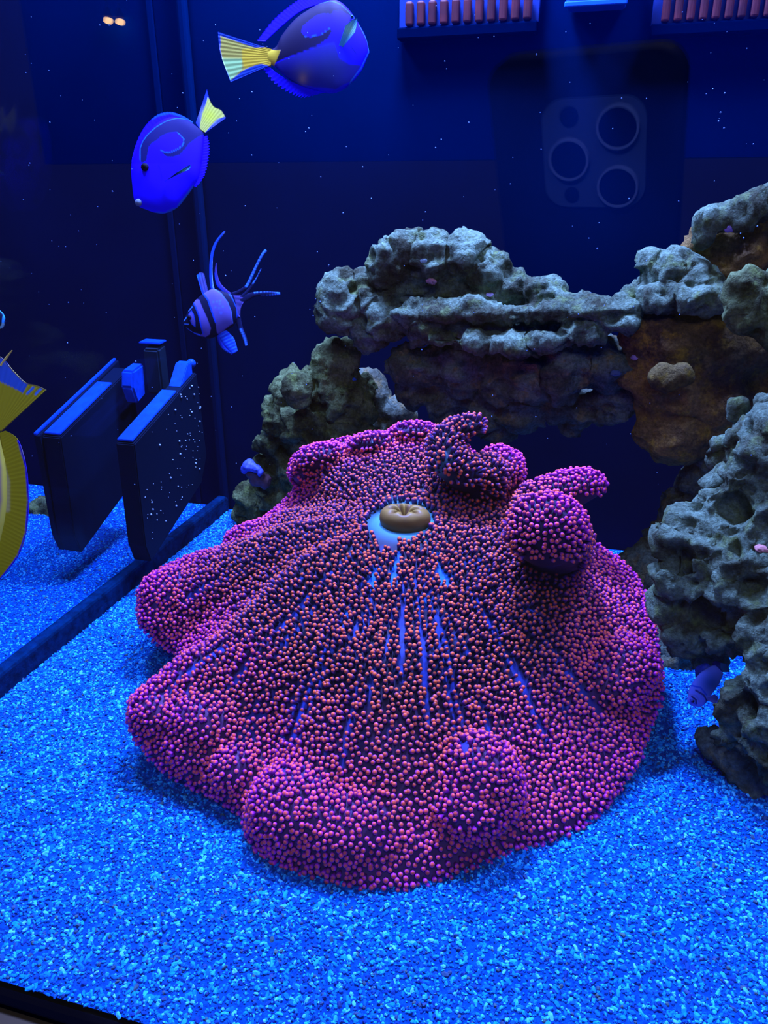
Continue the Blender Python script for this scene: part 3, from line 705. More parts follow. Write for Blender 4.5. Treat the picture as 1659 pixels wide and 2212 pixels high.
def paint(X, Y, base, layers):
    c = np.tile(np.asarray(base, float), (len(X), 1))
    for kind, geom, col, *r in layers:
        if kind == 'poly': m = inpoly(X, Y, geom); sd = linedist(X, Y, list(geom)+[geom[0]])*np.where(m, 1, -1); k = np.clip(.5+sd/1.6, 0, 1)[:, None]; c = c*(1-k)+np.asarray(col)*k
        elif kind == 'line': d = linedist(X, Y, geom); k = np.clip(1-(d-r[0]*.6)/(r[0]*.6), 0, 1)[:, None]; c = c*(1-k)+np.asarray(col)*k
        elif kind == 'soft': x, y, rad = geom; k = np.exp(-(((X-x)**2+(Y-y)**2)/rad**2))[:, None]; c = c*(1-k)+np.asarray(col)*k
    return c
def cp4(p): return [(450+x/4.366, y/4.366) for x, y in p]
def cp5(p): return [(260+x/6.38, 180+y/6.38) for x, y in p]
def cp6(p): return [(370+x/6.381, 480+y/6.381) for x, y in p]

# tang at the top
f1 = Fish('blue_tang', (680, 110), .60, 'royal blue tang with lilac belly and yellow tail swimming right at the top')
dark1 = cp4([(690, 500), (560, 480), (560, 400), (700, 250), (850, 130), (1000, 62), (1150, 45), (1250, 85), (1390, 205), (1340, 200), (1260, 165), (1190, 175), (1172, 210), (1120, 198), (1040, 205), (960, 260), (900, 310), (888, 360), (920, 405), (980, 420), (1070, 400), (1160, 340), (1175, 380), (1140, 440), (1050, 500), (880, 555), (700, 590), (620, 605)])
oval1 = cp4([(888, 360), (900, 310), (960, 260), (1040, 205), (1120, 198), (1172, 210), (1168, 300), (1160, 340), (1070, 400), (980, 420), (920, 405), (888, 360)])
belly1 = cp4([(620, 620), (850, 565), (1060, 505), (1200, 480), (1240, 620), (1330, 660), (1440, 640), (1350, 780), (1200, 860), (1000, 840), (800, 780), (680, 690)])
yel1 = cp4([(100, 340), (330, 400), (460, 462), (550, 465), (690, 500), (660, 560), (615, 640), (520, 605), (400, 640), (330, 660), (200, 780), (120, 560)])
def c1(X, Y):
    return paint(X, Y, BLUE, [('poly', dark1, (.005, .002, .020)), ('line', cp4([(560, 400), (700, 250), (850, 130), (1000, 62), (1150, 45), (1250, 85), (1390, 205)]), CYN, 1.1), ('line', cp4([(920, 412), (1070, 405), (1160, 340)]), CYN, .9),
        ('poly', belly1, (.018, .018, .24)), ('soft', cp4([(1150, 720)])[0]+(38,), (.03, .045, .22)), ('soft', cp4([(900, 740)])[0]+(22,), (.07, .07, .18)), ('soft', cp4([(895, 775)])[0]+(9,), (.3, .2, .16)),
        ('poly', yel1, YEL), ('line', cp4([(1350, 500), (1395, 550)]), (.002, .002, .03), 1.0), ('line', cp4([(1420, 250), (1500, 400), (1515, 490), (1440, 660), (1330, 800)]), (.02, .12, .48), .9)])
f1.body((560, 125), (797, 115), cp4([(560, 480), (640, 440), (700, 330), (830, 180), (1000, 70), (1100, 30), (1200, 10), (1300, 70), (1400, 200), (1480, 340), (1512, 460), (1517, 495)]),
        cp4([(560, 590), (640, 640), (720, 720), (860, 800), (1000, 850), (1150, 875), (1250, 850), (1350, 780), (1440, 670), (1490, 560), (1517, 500)]), .30, c1)
f1.fin('dorsal_fin', cp4([(540, 390), (700, 245), (850, 125), (1000, 58), (1150, 40), (1290, 90), (1400, 215)]), cp4([(455, 385), (600, 190), (760, 50), (900, -40), (1050, -70), (1200, -10), (1390, 190)]), lambda X, Y: paint(X, Y, BLUE, []), rays=34, serr=.13)
f1.fin('anal_fin', cp4([(570, 630), (700, 725), (850, 800), (1000, 848), (1120, 868)]), cp4([(512, 650), (620, 790), (780, 890), (900, 925), (1060, 880)]), lambda X, Y: paint(X, Y, BLUE, []), rays=18, serr=.28)
tl = lambda X, Y: paint(X, Y, (.004, .03, .22), [('poly', cp4([(118, 345), (330, 420), (480, 470), (600, 470), (600, 620), (500, 605), (400, 640), (320, 680), (215, 765), (140, 600), (118, 500)]), (.32, .28, .03)),
      ('poly', cp4([(320, 470), (480, 455), (620, 450), (700, 500), (620, 640), (500, 610), (340, 650), (320, 560)]), (.48, .33, .006)), ('poly', cp4([(130, 560), (320, 560), (320, 660), (215, 765), (150, 620)]), (.25, .46, .12))])
o = f1.fin('tail_fin', cp4([(600, 470), (600, 540), (590, 620)]), cp4([(92, 300), (120, 520), (215, 785)]), tl, w0=0, w1=2, n=60, m=40, rays=12, th=3.0, label='yellow tail fin edged in blue')
# concave tail outline: narrow waist
f1.fin('pectoral_fin', cp4([(1225, 540), (1270, 520)]), cp4([(1300, 340), (1405, 270), (1390, 400)]), lambda X, Y: paint(X, Y, (.03, .20, .30), [('soft', cp4([(1340, 370)])[0]+(14,), (.16, .42, .22))]), w0=26, w1=36, n=30, m=14, rays=7, th=.5, label='green tinged pectoral fin')
f1.ball('eye', *cp4([(1360, 215)])[0], 4.0, 19, (.01, .12, .22))

# tang swimming down left
f2 = Fish('blue_tang', (370, 330), .62, 'royal blue tang with pale yellow tail diving left in front of the seam')
dark2 = cp5([(1180, 690), (1000, 530), (920, 505), (800, 505), (650, 555), (500, 650), (400, 740), (330, 830), (298, 930), (305, 1100), (330, 1160), (400, 1120), (420, 1000), (430, 930), (480, 880), (540, 850), (600, 790), (700, 745), (800, 730), (860, 760), (905, 820), (895, 900), (840, 960), (720, 1020), (650, 1015), (590, 985), (640, 1050), (680, 1080), (770, 1085), (860, 1050), (930, 960), (980, 880), (1080, 780)])
def c2(X, Y):
    return paint(X, Y, BLUE, [('poly', dark2, (.004, .004, .045)), ('line', cp5([(915, 505), (800, 507), (650, 555), (500, 650), (400, 740), (330, 830), (298, 930), (305, 1100)]), CYN, 1.2), ('line', cp5([(820, 735), (905, 820), (895, 900), (840, 960), (720, 1022), (650, 1015), (590, 985)]), CYN, 1.0),
        ('line', cp5([(560, 1180), (600, 1280), (610, 1380)]), (.005, .0, .28), 1.0), ('line', cp5([(1010, 1420), (900, 1570), (780, 1720), (620, 1790), (480, 1785)]), (.01, .12, .45), 1.2)])
f2.body(cp5([(1120, 600)])[0], cp5([(230, 1680)])[0], cp5([(1000, 545), (900, 500), (700, 470), (500, 560), (330, 740), (240, 900), (180, 1050), (150, 1200), (165, 1400), (185, 1580), (215, 1660)]),
        cp5([(1150, 690), (1150, 760), (1140, 900), (1120, 1100), (1080, 1300), (1000, 1430), (900, 1570), (780, 1710), (620, 1785), (480, 1780), (330, 1730), (245, 1700)]), .30, c2)
f2.fin('dorsal_fin', cp5([(1000, 550), (900, 510), (750, 510), (600, 570), (430, 700), (320, 830), (240, 1000), (190, 1200)]), cp5([(1000, 530), (850, 440), (680, 388), (500, 430), (330, 600), (210, 850), (155, 1080), (150, 1250)]),
       lambda X, Y: paint(X, Y, BLUE, [('line', cp5([(1000, 530), (850, 440), (680, 392), (500, 435), (440, 470)]), (.004, .05, .26), 5)]), rays=30, serr=.06)
f2.fin('anal_fin', cp5([(1120, 740), (1120, 900), (1100, 1100), (1060, 1300), (1010, 1420)]), cp5([(1210, 715), (1235, 880), (1215, 1080), (1160, 1280), (1050, 1430)]), lambda X, Y: paint(X, Y, BLUE, []), rays=20, serr=.22)
f2.fin('tail_fin', cp5([(1040, 560), (1100, 640), (1170, 690)]), cp5([(1195, 85), (1230, 220), (1290, 320), (1390, 370), (1460, 480)]), lambda X, Y: paint(X, Y, (.006, .02, .22), [('poly', cp5([(1205, 190), (1290, 290), (1400, 380), (1450, 460), (1330, 500), (1250, 590), (1180, 680), (1090, 710), (1105, 550), (1130, 430), (1180, 290)]), (.30, .32, .045)),
       ('soft', cp5([(1230, 450)])[0]+(16,), (.34, .38, .02))]), n=60, m=40, rays=10, th=2.4, label='pale yellow tail fin edged in blue')
f2.fin('pectoral_fin', cp5([(655, 1420), (700, 1390)]), cp5([(850, 1340), (1020, 1240), (1010, 1300), (880, 1350)]), lambda X, Y: paint(X, Y, (.005, .10, .40), [('soft', cp5([(920, 1310)])[0]+(10,), (.12, .42, .30))]), w0=24, w1=40, n=30, m=14, rays=7, th=.5, label='slim cyan pectoral fin')
f2.ball('eye', *cp5([(380, 1215)])[0], 8.5, 22, (.001, .002, .012), label='round black eye')
f2.ball('snout', *cp5([(262, 1655)])[0], 8, 5, (.12, .17, .20), .8, label='small grey mouth')

# banded cardinalfish
PALE = np.array([.075, .065, .27]); DKB = np.array([.0015, .004, .022]); EDG = np.array([.004, .05, .55])
st_eye = cp6([(290, 1235), (325, 1290), (345, 1380), (345, 1455), (300, 1420), (260, 1340), (250, 1280)])
st_chk = cp6([(330, 1065), (400, 1085), (450, 1200), (520, 1350), (565, 1480), (540, 1560), (480, 1590), (400, 1570), (455, 1540), (430, 1450), (400, 1300), (350, 1180), (305, 1110)])
st_mid = cp6([(440, 940), (600, 915), (700, 990), (790, 1120), (840, 1250), (860, 1400), (740, 1490), (720, 1560), (640, 1540), (630, 1400), (580, 1250), (530, 1100), (455, 1000)])
st_tail = cp6([(790, 940), (900, 1150), (918, 1330), (1100, 1330), (1100, 900)])
def edge(poly): return poly+[poly[0]]
def c3(X, Y):
    return paint(X, Y, DKB, [('poly', st_eye, PALE*1.2), ('poly', st_chk, PALE*1.15), ('poly', st_mid, PALE), ('poly', st_tail, PALE*.7), ('line', edge(st_eye), EDG, .9), ('line', cp6([(305, 1110), (350, 1180), (400, 1300), (430, 1450), (450, 1545)]), EDG, 1.6), ('line', cp6([(455, 1000), (530, 1100), (580, 1250), (630, 1400)]), EDG, 1.8),
        ('line', cp6([(600, 930), (700, 1000), (790, 1120), (840, 1250), (855, 1400)]), (.05, .12, .5), 1.0), ('line', cp6([(800, 980), (870, 1090), (915, 1200), (918, 1330)]), EDG, 1.9), ('line', cp6([(200, 1455), (300, 1530), (400, 1560)]), (.03, .15, .55), 1.6),
        ('line', cp6([(175, 1405), (250, 1415)]), (.03, .15, .55), 1.3), ('line', cp6([(180, 1360), (215, 1320)]), (.03, .15, .55), 1.6), ('line', cp6([(250, 1230), (300, 1180)]), (.03, .15, .55), 1.4)]+
        [('soft', cp6([q])[0]+(2.6,), (.06, .12, .55)) for q in [(600, 1125), (650, 1120), (690, 1110), (690, 1150), (630, 1200), (680, 1210), (730, 1190), (705, 1275)]])
f3 = Fish('cardinalfish', (485, 670), .57, 'silver cardinalfish with black bands and long forked fins facing left', group=None)
f3.body(cp6([(900, 1100)])[0], cp6([(170, 1390)])[0], cp6([(890, 1040), (800, 985), (700, 950), (570, 925), (450, 985), (350, 1065), (250, 1200), (165, 1370)]), cp6([(900, 1170), (915, 1300), (860, 1420), (760, 1490), (640, 1560), (520, 1605), (400, 1575), (250, 1490), (172, 1410)]), .34, c3)
def bead(line, n, r=1.9):
    q = catmull(line, n); return [('soft', (x, y, r), (.04, .20, .8)) for x, y in q]
def finp(base, layers): return lambda X, Y: paint(X, Y, base, layers)
f3.fin('first_dorsal_fin', cp6([(430, 1000), (510, 965)]), cp6([(350, 730), (400, 685), (450, 700)]), finp((.05, .06, .22), [('line', cp6([(370, 740), (385, 850), (450, 1000)]), EDG, 2), ('soft', cp6([(370, 740)])[0]+(6,), (.01, .12, .5))]), n=30, m=30, rays=3, th=1.2)
f3.fin('second_dorsal_fin', cp6([(545, 940), (590, 930), (690, 960)]), cp6([(722, 110), (742, 130), (735, 140)]), finp((.004, .03, .4), [('line', cp6([(575, 930), (565, 600), (640, 330), (740, 130)]), (.12, .22, .6), .8)]), n=14, m=10, rays=2, th=.8) if False else None
def ribbon(f, name, line, wd, colf, th=1.2, n=80, m=8, label=None, parent=None):
    q = catmull(line, n); d = np.gradient(q, axis=0); nrm = np.stack([-d[:, 1], d[:, 0]], 1); nrm /= np.linalg.norm(nrm, axis=1)[:, None]
    ww = np.interp(np.linspace(0, 1, n), np.linspace(0, 1, len(wd)), wd)[:, None]/2
    V = []; XY = []
    for i in range(n):
        for k in range(12):
            a = 2*math.pi*k/12; p = q[i]+nrm[i]*ww[i]*math.cos(a); V.append(f.pt(p[0], p[1], th*math.sin(a))); XY.append(p)
    T = [(i*12+k, i*12+(k+1) % 12, (i+1)*12+(k+1) % 12, (i+1)*12+k) for i in range(n-1) for k in range(12)]+[tuple(range(12)), tuple(reversed(range((n-1)*12, n*12)))]
    XY = np.array(XY); o = link(name, mesh(V, T, colf(XY[:, 0], XY[:, 1])), M_fish, f.e)
    if label: o['label'] = label
    return o
ln = cp6([(585, 960), (555, 850), (545, 650), (560, 450), (620, 280), (740, 125)])
ribbon(f3, 'dorsal_filament', ln, [9, 7.5, 7, 6.5, 6, 4], finp((.006, .05, .50), [('line', cp6([(580, 930), (570, 750), (572, 550), (600, 400), (660, 270), (745, 130)]), (.15, .30, .6), 1.0)]))
ln2 = cp6([(620, 560), (615, 700), (650, 850), (740, 950), (830, 1010)])
ribbon(f3, 'dorsal_fin_edge', ln2, [1.5, 6, 10, 10, 8], finp((.03, .025, .16), [('line', cp6([(590, 700), (640, 880), (720, 960), (820, 1020)]), EDG, 2.0)]))
up = cp6([(820, 1000), (930, 960), (1040, 880), (1110, 740), (1180, 590), (1260, 440), (1310, 385)])
ribbon(f3, 'tail_upper_lobe', up, [9, 8, 8, 7, 6.5, 6.5, 7], finp((.001, .004, .03), bead(up[2:], 16, 2.6)), n=120)
up2 = cp6([(850, 1060), (980, 1020), (1080, 920), (1130, 840), (1180, 760), (1240, 640)])
ribbon(f3, 'tail_upper_edge', up2, [10, 8, 7, 5, 3, 2], finp((.001, .004, .03), bead(up2[3:], 8, 1.6)), n=80)
lo = cp6([(870, 1100), (1000, 1050), (1130, 1000), (1250, 985), (1380, 985), (1500, 985)])
ribbon(f3, 'tail_lower_lobe', lo, [22, 18, 11, 9, 9, 6], finp((.001, .004, .03), bead(cp6([(1150, 965), (1300, 950), (1420, 950), (1500, 985)]), 11, 1.8)+bead(cp6([(1250, 1025), (1380, 1010), (1490, 990)]), 8, 1.9)), n=120)
f3.fin('tail_base', cp6([(840, 1000), (880, 1100), (920, 1300)]), cp6([(980, 1000), (1010, 1070), (960, 1180), (950, 1320)]), finp(PALE*.6, []), n=30, m=10, rays=4, th=2)
an = cp6([(915, 1200), (925, 1350), (960, 1480), (1010, 1600), (1035, 1700)])
ribbon(f3, 'anal_fin', an, [12, 12, 11, 10, 6], finp((.001, .004, .03), bead(an[2:], 9, 2.2)), n=90)
pv_ = cp6([(660, 1480), (720, 1560), (790, 1660), (870, 1800)])
ribbon(f3, 'pelvic_fin', pv_, [16, 26, 30, 16], finp((.004, .03, .40), [('soft', (x, y, 1.6), (.02, .16, .60)) for x, y in [(cp6([(650+rx*25+ry*24, 1540+ry*38-rx*12)])[0]) for rx in range(0, 8) for ry in range(0, 8)]]), th=3, n=90)
ribbon(f3, 'pelvic_fin', cp6([(650, 1560), (680, 1650), (740, 1740), (820, 1800)]), [8, 10, 9, 5], finp((.003, .02, .3), bead(cp6([(660, 1700), (740, 1760), (830, 1810)]), 8, 1.5)), th=2, n=60)
f3.ball('eye', *cp6([(262, 1330)])[0], 5.0, 10, (.001, .003, .02), label='black eye crossed by a pale stripe')

# second cardinalfish, cut by the left edge: snout in view
f4 = Fish('cardinalfish', (-50, 690), .40, 'cardinalfish with only its banded snout showing at the left edge')
def c4(X, Y): return paint(X, Y, DKB, [('line', [(0, 668), (10, 680), (8, 698)], (.02, .25, .55), 2.2), ('line', [(-4, 712), (6, 706), (8, 700)], (.15, .35, .35), 2.4), ('line', [(-30, 650), (-22, 690), (-30, 735)], PALE, 8), ('line', [(-70, 640), (-60, 690), (-70, 745)], PALE, 12)])
f4.body((-120, 690), (12, 693), [(-120, 680), (-90, 650), (-50, 636), (-20, 655), (5, 675), (12, 690)], [(-120, 702), (-90, 730), (-50, 745), (-20, 730), (3, 712), (12, 696)], .34, c4)
f4.fin('tail_fin', [(-118, 682), (-118, 702)], [(-165, 650), (-150, 690), (-165, 735)], finp(PALE, []), n=20, m=12, rays=5)

# yellow finned tang, cut by the left edge, head down
f5 = Fish('yellow_finned_tang', (-60, 1080), .345, 'white tang with yellow fins and blue-tipped tail hanging head down at left edge')
GREY = np.array([.26, .17, .11])
f5.body((-8, 925), (-175, 1390), [(-2, 920), (2, 950), (14, 1010), (16, 1080), (6, 1150), (-20, 1230), (-80, 1320), (-165, 1385)], [(-28, 915), (-60, 950), (-100, 1020), (-130, 1100), (-150, 1200), (-170, 1300), (-185, 1375)], .36,
        lambda X, Y: paint(X, Y, GREY, [('line', [(2, 920), (16, 1010), (18, 1080), (8, 1150), (-15, 1230)], (.55, .48, .05), 9)]))
f5.fin('dorsal_fin', [(0, 935), (8, 980), (13, 1040), (12, 1100), (2, 1160), (-20, 1225), (-60, 1290)], [(12, 930), (40, 952), (57, 1010), (62, 1080), (57, 1150), (40, 1200), (10, 1240), (-50, 1310)],
       lambda X, Y: paint(X, Y, (.38, .34, .008), [('line', [(40, 952), (57, 1010), (62, 1080), (57, 1150), (40, 1200), (10, 1240), (-50, 1310)], (.02, .01, .55), 2.4), ('line', [(0, 985), (16, 1040), (16, 1100)], (.48, .44, .12), 7)]), n=150, m=20, rays=46, th=2.2, label='tall yellow dorsal fin with thin blue edge')
f5.fin('tail_fin', [(2, 932), (-10, 926), (-26, 918)], [(100, 842), (78, 832), (55, 826), (30, 802), (0, 770), (-50, 752), (-120, 762)],
       lambda X, Y: paint(X, Y, (.42, .38, .012), [('poly', [(2, 825), (30, 838), (50, 850), (58, 835), (70, 815), (20, 770), (-10, 755), (-100, 750), (-100, 800)], (.03, .12, .5)), ('line', [(72, 838), (60, 850)], (.06, .22, .6), 3.2), ('line', [(92, 837), (78, 851)], (.06, .22, .6), 3.2), ('line', [(100, 842), (76, 832), (55, 826), (30, 802), (0, 770)], (.5, .42, .10), 1.3)]), n=120, m=40, rays=16, th=3.0, label='yellow tail fin with blue band')
ribbon(f5, 'tail_streamer', [(2, 790), (12, 775), (26, 757)], [8, 5, 1.5], finp((.6, .45, .08), []), th=2)
f5.ball('eye', -160, 1330, 9, 24, (.01, .01, .01))

# banded fish resting by the right reef
f6 = Fish('banded_goby', (1522, 1500), .455, 'violet blue fish with dark bands resting against the right reef')
def cp7(p): return [(1400+x/6.405, 1380+y/6.405) for x, y in p]
def c6(X, Y):
    b = (.10, .16, .60)
    return paint(X, Y, b, [('line', cp7([(590, 640), (700, 660), (780, 760)]), (.01, .05, .5), 2.0), ('line', cp7([(640, 700), (740, 760), (800, 850)]), (.02, .02, .10), 2.2), ('line', cp7([(560, 770), (640, 770), (690, 860)]), (.10, .14, .45), 2.0), ('line', cp7([(590, 790), (640, 830), (650, 900)]), (.01, .02, .10), 2),
        ('line', cp7([(570, 830), (600, 870), (660, 910)]), (.02, .08, .5), 1.6), ('soft', cp7([(850, 600)])[0]+(30,), (.01, .05, .22))])
f6.body(cp7([(1000, 440)])[0], cp7([(545, 880)])[0], cp7([(1020, 400), (900, 370), (760, 440), (650, 560), (580, 680), (550, 790), (540, 870)]), cp7([(1040, 480), (980, 620), (880, 760), (820, 860), (740, 930), (640, 935), (550, 890)]), .42, c6)
f6.fin('pectoral_fin', cp7([(760, 820), (740, 780)]), cp7([(860, 860), (880, 760), (820, 720)]), finp((.05, .07, .26), []), w0=24, w1=32, n=24, m=10, rays=6, th=.5)
f6.fin('tail_fin', cp7([(1000, 400), (1030, 460)]), cp7([(1000, 330), (1100, 360), (1130, 460)]), finp((.01, .10, .22), []), n=24, m=10, rays=6)
f6.ball('eye', *cp7([(582, 838)])[0], 4.2, 14, (.02, .04, .2), label='bright rimmed eye')

# ------------------------------------------------------------------ magnet holder in the corner
mg = empty('magnet_block', (-.402, .64, .05), 'bubble covered black magnet block on the main side of the divider', 'aquarium magnet')
mg2 = empty('magnet_block', (-.478, .64, .05), 'smooth black magnet block on the compartment side of the divider', 'aquarium magnet')
M_top = mat('magnet_top', (.001, .05, .34), .5, .1, vary=.2, scale=150)
def slab(name, x0, x1, yz, m, parent, bev=.001):
    bm = bmesh.new(); vs_ = [bm.verts.new((x, y, z)) for x in (x0, x1) for y, z in yz]; n = len(yz)
    bm.faces.new(vs_[:n]); bm.faces.new(list(reversed(vs_[n:])))
    for i in range(n): bm.faces.new([vs_[i], vs_[n+i], vs_[n+(i+1) % n], vs_[(i+1) % n]])
    bmesh.ops.recalc_face_normals(bm, faces=bm.faces)
    if bev: bmesh.ops.bevel(bm, geom=bm.edges[:], offset=bev, segments=2, affect='EDGES')
    me = bpy.data.meshes.new(name); bm.to_mesh(me); bm.free(); return link(name, me, m, parent, smooth=False)
yz = [(.577, .149), (.701, .188), (.706, .098), (.690, .072), (.580, .030), (.574, .05)]
slab('block', -.412, -.393, yz, M_black, mg)
slab('top_plate', -.4115, -.3955, [(.579, .1505), (.662, .1765), (.662, .1785), (.579, .1525)], M_top, mg, .0004)
slab('clip', -.410, -.396, [(.672, .179), (.698, .187), (.698, .200), (.690, .199)], M_top, mg, .0008)
slab('block', -.490, -.470, yz, M_black, mg2)
slab('top_plate', -.4885, -.4715, [(.579, .1505), (.668, .1785), (.668, .1805), (.579, .1525)], M_top, mg2, .0004)
slab('rim', -.4965, -.493, [(.574, .150), (.712, .193), (.712, .1955), (.574, .1525)], M_top, mg2, .0005)
slab('side_rail', -.4965, -.490, [(.574, .150), (.712, .193), (.712, .185), (.580, .030), (.574, .05)], M_black, mg2, .0005)
slab('cushion', -.462, -.448, [(.668, .176), (.674, .158), (.690, .164), (.694, .196), (.672, .192)], M_top, mg2, .002)
slab('bracket', -.446, -.428, [(.690, .165), (.706, .165), (.706, .215), (.690, .211)], mat('bracket', (.002, .012, .022), .5, .3), mg2, .002)
slab('bracket_cap', -.452, -.428, [(.694, .2155), (.708, .2165), (.708, .2185), (.694, .2175)], M_top, mg2, .0006)
kb = empty('suction_knob', (-.4120, .708, .208), 'small blue suction knob above the bubbly magnet block', 'aquarium magnet')
blob_obj('knob', [(413, 785, 10, .71)], M_top, None, None, 91, .0010, .0004, kb)
M_bub = mat('bubble', (.30, .45, .5), .12, .8)
def drops(name, pts, rad, m, parent=None):
    bm = bmesh.new()
    for p, r in zip(pts, rad): bmesh.ops.create_icosphere(bm, subdivisions=1, radius=r, matrix=Matrix.Translation(Vector(p)))
    me = bpy.data.meshes.new(name); bm.to_mesh(me); bm.free(); return link(name, me, m, parent)
pts = []
while len(pts) < 90:
    y = random.uniform(.58, .703); t = (y-.58)/.123; z = random.uniform(.05+.035*t, .148+.04*t)
    if random.random() < .25+.75*t: pts.append((-.3925, y, z))
o = drops('bubbles', pts, [random.choice((.0004, .0005, .0007, .0011)) for _ in pts], M_bub, mg); o['kind'] = 'stuff'; o['label'] = 'tiny air bubbles clinging to the face'

# ------------------------------------------------------------------ overflow combs and outlet on the back wall
M_tooth = mat('comb_tooth', (.055, .009, .006), .5, .2, vary=.5, scale=60); M_hous = mat('comb_frame', (.0, .002, .012), .9, .0)
M_lite = mat('outlet_blue', (.003, .05, .42), .4, .3)
def comb(px0, px1, n, ytop, ybot, label):
    a = PY(px0, ybot, YB-.02); b = PY(px1, ybot-10, YB-.02); zt = PY(px0, ytop, YB-.02)[2]; zb = a[2]
    e = empty('overflow_comb', (a[0], YB-.02, zb), label, 'overflow comb', 'overflow combs at the top of the back wall')
    step = (b[0]-a[0])/n
    box('frame', (a[0]-.006, YB-.015, zb-.010), (b[0]+.004, YB-.001, zb-.0005), M_hous, e, .0015)
    box('frame_back', (a[0]-.006, YB-.006, zb-.0005), (b[0]+.004, YB-.001, zt+.02), mat('comb_back', (.001, .02, .13), .5, .2), e, .0005)
    for k in range(n):
        x = a[0]+step*(k+.15)
        box('tooth', (x, YB-.016, zb), (x+step*.66, YB-.007, zt+.004), M_tooth, e, .0022, seg=3)
    return e
comb(868, 1150, 11, 12, 55, 'row of dull red overflow teeth at the top centre of the back wall')
comb(1424, 1790, 13, -20, 46, 'row of dull red overflow teeth at the top right corner')
a = PY(1222, 14, YB-.03); b = PY(1352, 8, YB-.03)
e = empty('water_outlet', (a[0], YB-.03, a[2]), 'bright blue rounded outlet at the top between the tooth rows', 'outlet')
box('outlet_body', (a[0], YB-.03, a[2]), (b[0], YB-.001, a[2]+.04), M_lite, e, .003)
box('outlet_rim', (a[0]-.001, YB-.033, a[2]-.001), (b[0]+.001, YB-.030, a[2]+.003), mat('outlet_rim', (.004, .10, .6), .3, .4), e, .0008)

# ------------------------------------------------------------------ specks drifting in the water
pts = []; rad_ = []
for _ in range(230):
    x = random.uniform(0, 1659); y = random.uniform(0, 1050); Yd = random.uniform(.45, .77); p = PY(x, y, Yd)
    if p[0] < XR-.02 and p[0] > -.9 and p[2] < .58: pts.append(p); rad_.append(random.choice((.00025, .00035, .0005)))
o = drops('drifting_specks', pts, rad_, mat('speck', (.15, .3, .5), .6, .1)); tag(o, 'tiny pale specks drifting in the water', 'particles', None, 'stuff')

# ------------------------------------------------------------------ phone held before the glass (seen as its faint reflection)
M_case = mat('phone_case', (.01, .01, .015), .6, .2); M_mod = mat('phone_camera_plate', (.10, .13, .17), .35, .4); M_lens = mat('phone_lens', (.004, .004, .008), .2, .4); M_ring = mat('phone_ring', (.3, .35, .4), .25, .6)
C = Vector(C0); ph = empty('smartphone', C0-F*.004, 'dark smartphone with three lenses mirrored faintly in the front glass', 'phone')
def pbox(name, x0, x1, y0, y1, d0, d1, m, rad):
    pts = []
    for cx, cy, a0 in ((x1-rad, y1-rad, 0), (x0+rad, y1-rad, 90), (x0+rad, y0+rad, 180), (x1-rad, y0+rad, 270)):
        for k in range(9): a_ = math.radians(a0+k*11.25); pts.append((cx+rad*math.cos(a_), cy+rad*math.sin(a_)))
    n = len(pts); V = [np.array(C0)+R*x+U*y+F*d for d in (d0, d1) for x, y in pts]
    T = [tuple(range(n)), tuple(reversed(range(n, 2*n)))]+[(i, n+i, n+(i+1) % n, (i+1) % n) for i in range(n)]
    return link(name, mesh(V, T), m, ph, smooth=False)
def pcyl(name, x, y, r, d0, d1, m, inner=None):
    bm = bmesh.new(); n = 48; prof = [(r, d0), (r, d1), (inner, d1), (inner, d0)] if inner else [(0, d0), (r, d0), (r, d1), (0, d1)]
    V = [[bm.verts.new(C+Vector(R)*(x+q*math.cos(2*math.pi*k/n))+Vector(U)*(y+q*math.sin(2*math.pi*k/n))+Vector(F)*d) for q, d in prof] for k in range(n)]
    for k in range(n):
        for j in range(4): a_, b_ = V[k], V[(k+1) % n]; bm.faces.new((a_[j], b_[j], b_[(j+1) % 4], a_[(j+1) % 4]))
    bmesh.ops.remove_doubles(bm, verts=bm.verts, dist=1e-6); bmesh.ops.recalc_face_normals(bm, faces=bm.faces)
    me = bpy.data.meshes.new(name); bm.to_mesh(me); bm.free(); return link(name, me, m, ph, smooth=False)
pbox('case', -.060, .026, -.12, .055, -.016, -.006, M_case, .012)
pbox('camera_plate', -.035, .012, -.010, .038, -.0062, -.0048, M_mod, .010)
for (x, y) in ((0, 0), (0, .026), (-.0225, .0125)):
    pcyl('lens', x, y, .0085, -.005, -.0035, M_lens); pcyl('lens_ring', x, y, .0094, -.005, -.0028, M_ring, .0084)
pcyl('flash', -.022, .031, .0042, -.005, -.0042, M_lens); pcyl('sensor', -.022, -.004, .0035, -.005, -.0042, M_lens)

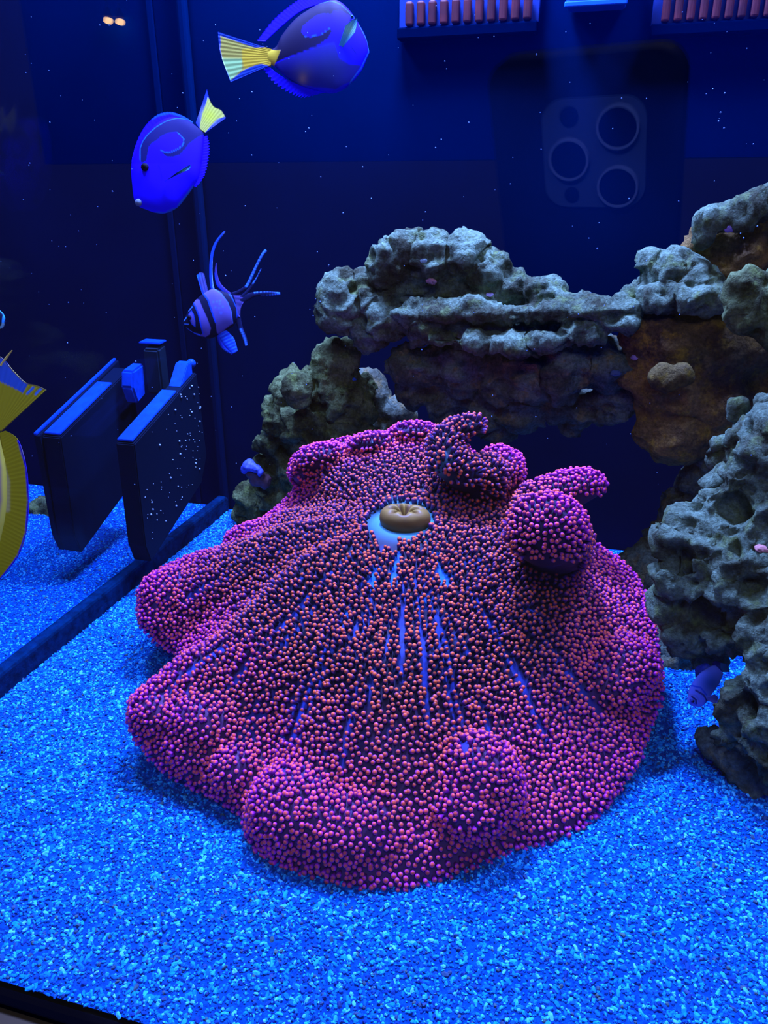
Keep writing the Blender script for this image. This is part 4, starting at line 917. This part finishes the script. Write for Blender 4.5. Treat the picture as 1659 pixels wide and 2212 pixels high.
# ------------------------------------------------------------------ the room behind the viewer (seen only as a faint reflection)
M_room = mat('room_paint', (.0, .05, .62), .9, .0)
o = box('wall_front', (-1.6, -1.75, .43), (2.2, -1.70, 2.2), M_room); tag(o, 'blue lit wall of the room behind the viewer', kind='structure')
area('wall_fill_light', (.3, -1.0, 1.9), (.3, -1.7, 1.1), 1.2, .4, (.1, .25, 1.0), 70)  # unseen blue light, added to brighten the wall for its reflection in the glass
M_bulb = mat('bulb_glow', (.9, .8, .5), .5, .2, emit=(1.0, .62, .25), es=22); M_shade = mat('lamp_shade', (.02, .02, .02), .5, .2)
for k, (x, y, lab) in enumerate(((232, 44, 'left one of two small warm pendant lamps reflected high in the glass'), (258, 47, 'right one of two small warm pendant lamps reflected high in the glass'))):
    d = ray(x, y); P = C0+d*2.0; P[1] = 2*(YF-.004)-P[1]
    e = empty('pendant_lamp', P, lab, 'lamp', 'pendant lamps in the room')
    bm = bmesh.new(); ell(bm, P, .0115, .0115, .008); me = bpy.data.meshes.new('bulb'); bm.to_mesh(me); bm.free(); link('bulb', me, M_bulb, e)
    bm = bmesh.new(); bmesh.ops.create_cone(bm, cap_ends=False, segments=24, radius1=.0125, radius2=.005, depth=.02, matrix=Matrix.Translation(Vector(P)+Vector((0, 0, .020))))
    bmesh.ops.create_cone(bm, cap_ends=True, segments=8, radius1=.0015, radius2=.0015, depth=.6, matrix=Matrix.Translation(Vector(P)+Vector((0, 0, .33))))
    me = bpy.data.meshes.new('lamp_shade'); bm.to_mesh(me); bm.free(); link('lamp_shade', me, M_shade, e)
print('TRIS', sum(sum(len(p.vertices)-2 for p in m.polygons) for m in bpy.data.meshes))

# small encrusting patches and shell flakes on the bridge
from mathutils.bvhtree import BVHTree
def hit(me, x, y):
    bv = BVHTree.FromPolygons([v.co for v in me.vertices], [tuple(p.vertices) for p in me.polygons])
    r = bv.ray_cast(Vector(C0), Vector(ray(x, y)).normalized()); return r[0], r[1]
def patch(obname, x, y, rp, col, nm):
    ob = bpy.data.objects[obname]; P, N = hit(ob.data, x, y)
    if P is None: return
    sc_ = scale_at(P); bm = bmesh.new(); q = N.to_track_quat('Z', 'Y').to_matrix()
    ell(bm, P, rp*sc_, rp*.6*sc_, rp*.3*sc_, q); 
    for v in bm.verts: v.co += Vector((random.uniform(-1, 1), random.uniform(-1, 1), random.uniform(-1, 1)))*rp*sc_*.10
    me = bpy.data.meshes.new(nm); bm.to_mesh(me); bm.free()
    o = link(nm, me, mat(nm, col, .6, .1), ob.parent)
for a in (('bridge', 932, 608, 13, (.55, .30, .30), 'pink_flake'), ('bridge', 1058, 637, 9, (.3, .25, .35), 'pale_flake'), ('bridge', 915, 563, 8, (.3, .5, .45), 'pale_patch'), ('hanging_boulder', 1370, 772, 10, (.30, .22, .35), 'lilac_flake'),
          ('slope_crest', 1576, 495, 12, (.30, .20, .45), 'lilac_flake'), ('reef_body', 1648, 1185, 18, (.5, .22, .18), 'pink_patch'), ('under_slab', 1330, 806, 12, (.06, .10, .16), 'blue_patch'), ('pillar_body', 765, 820, 7, (.02, .10, .45), 'blue_patch')): patch(*a)
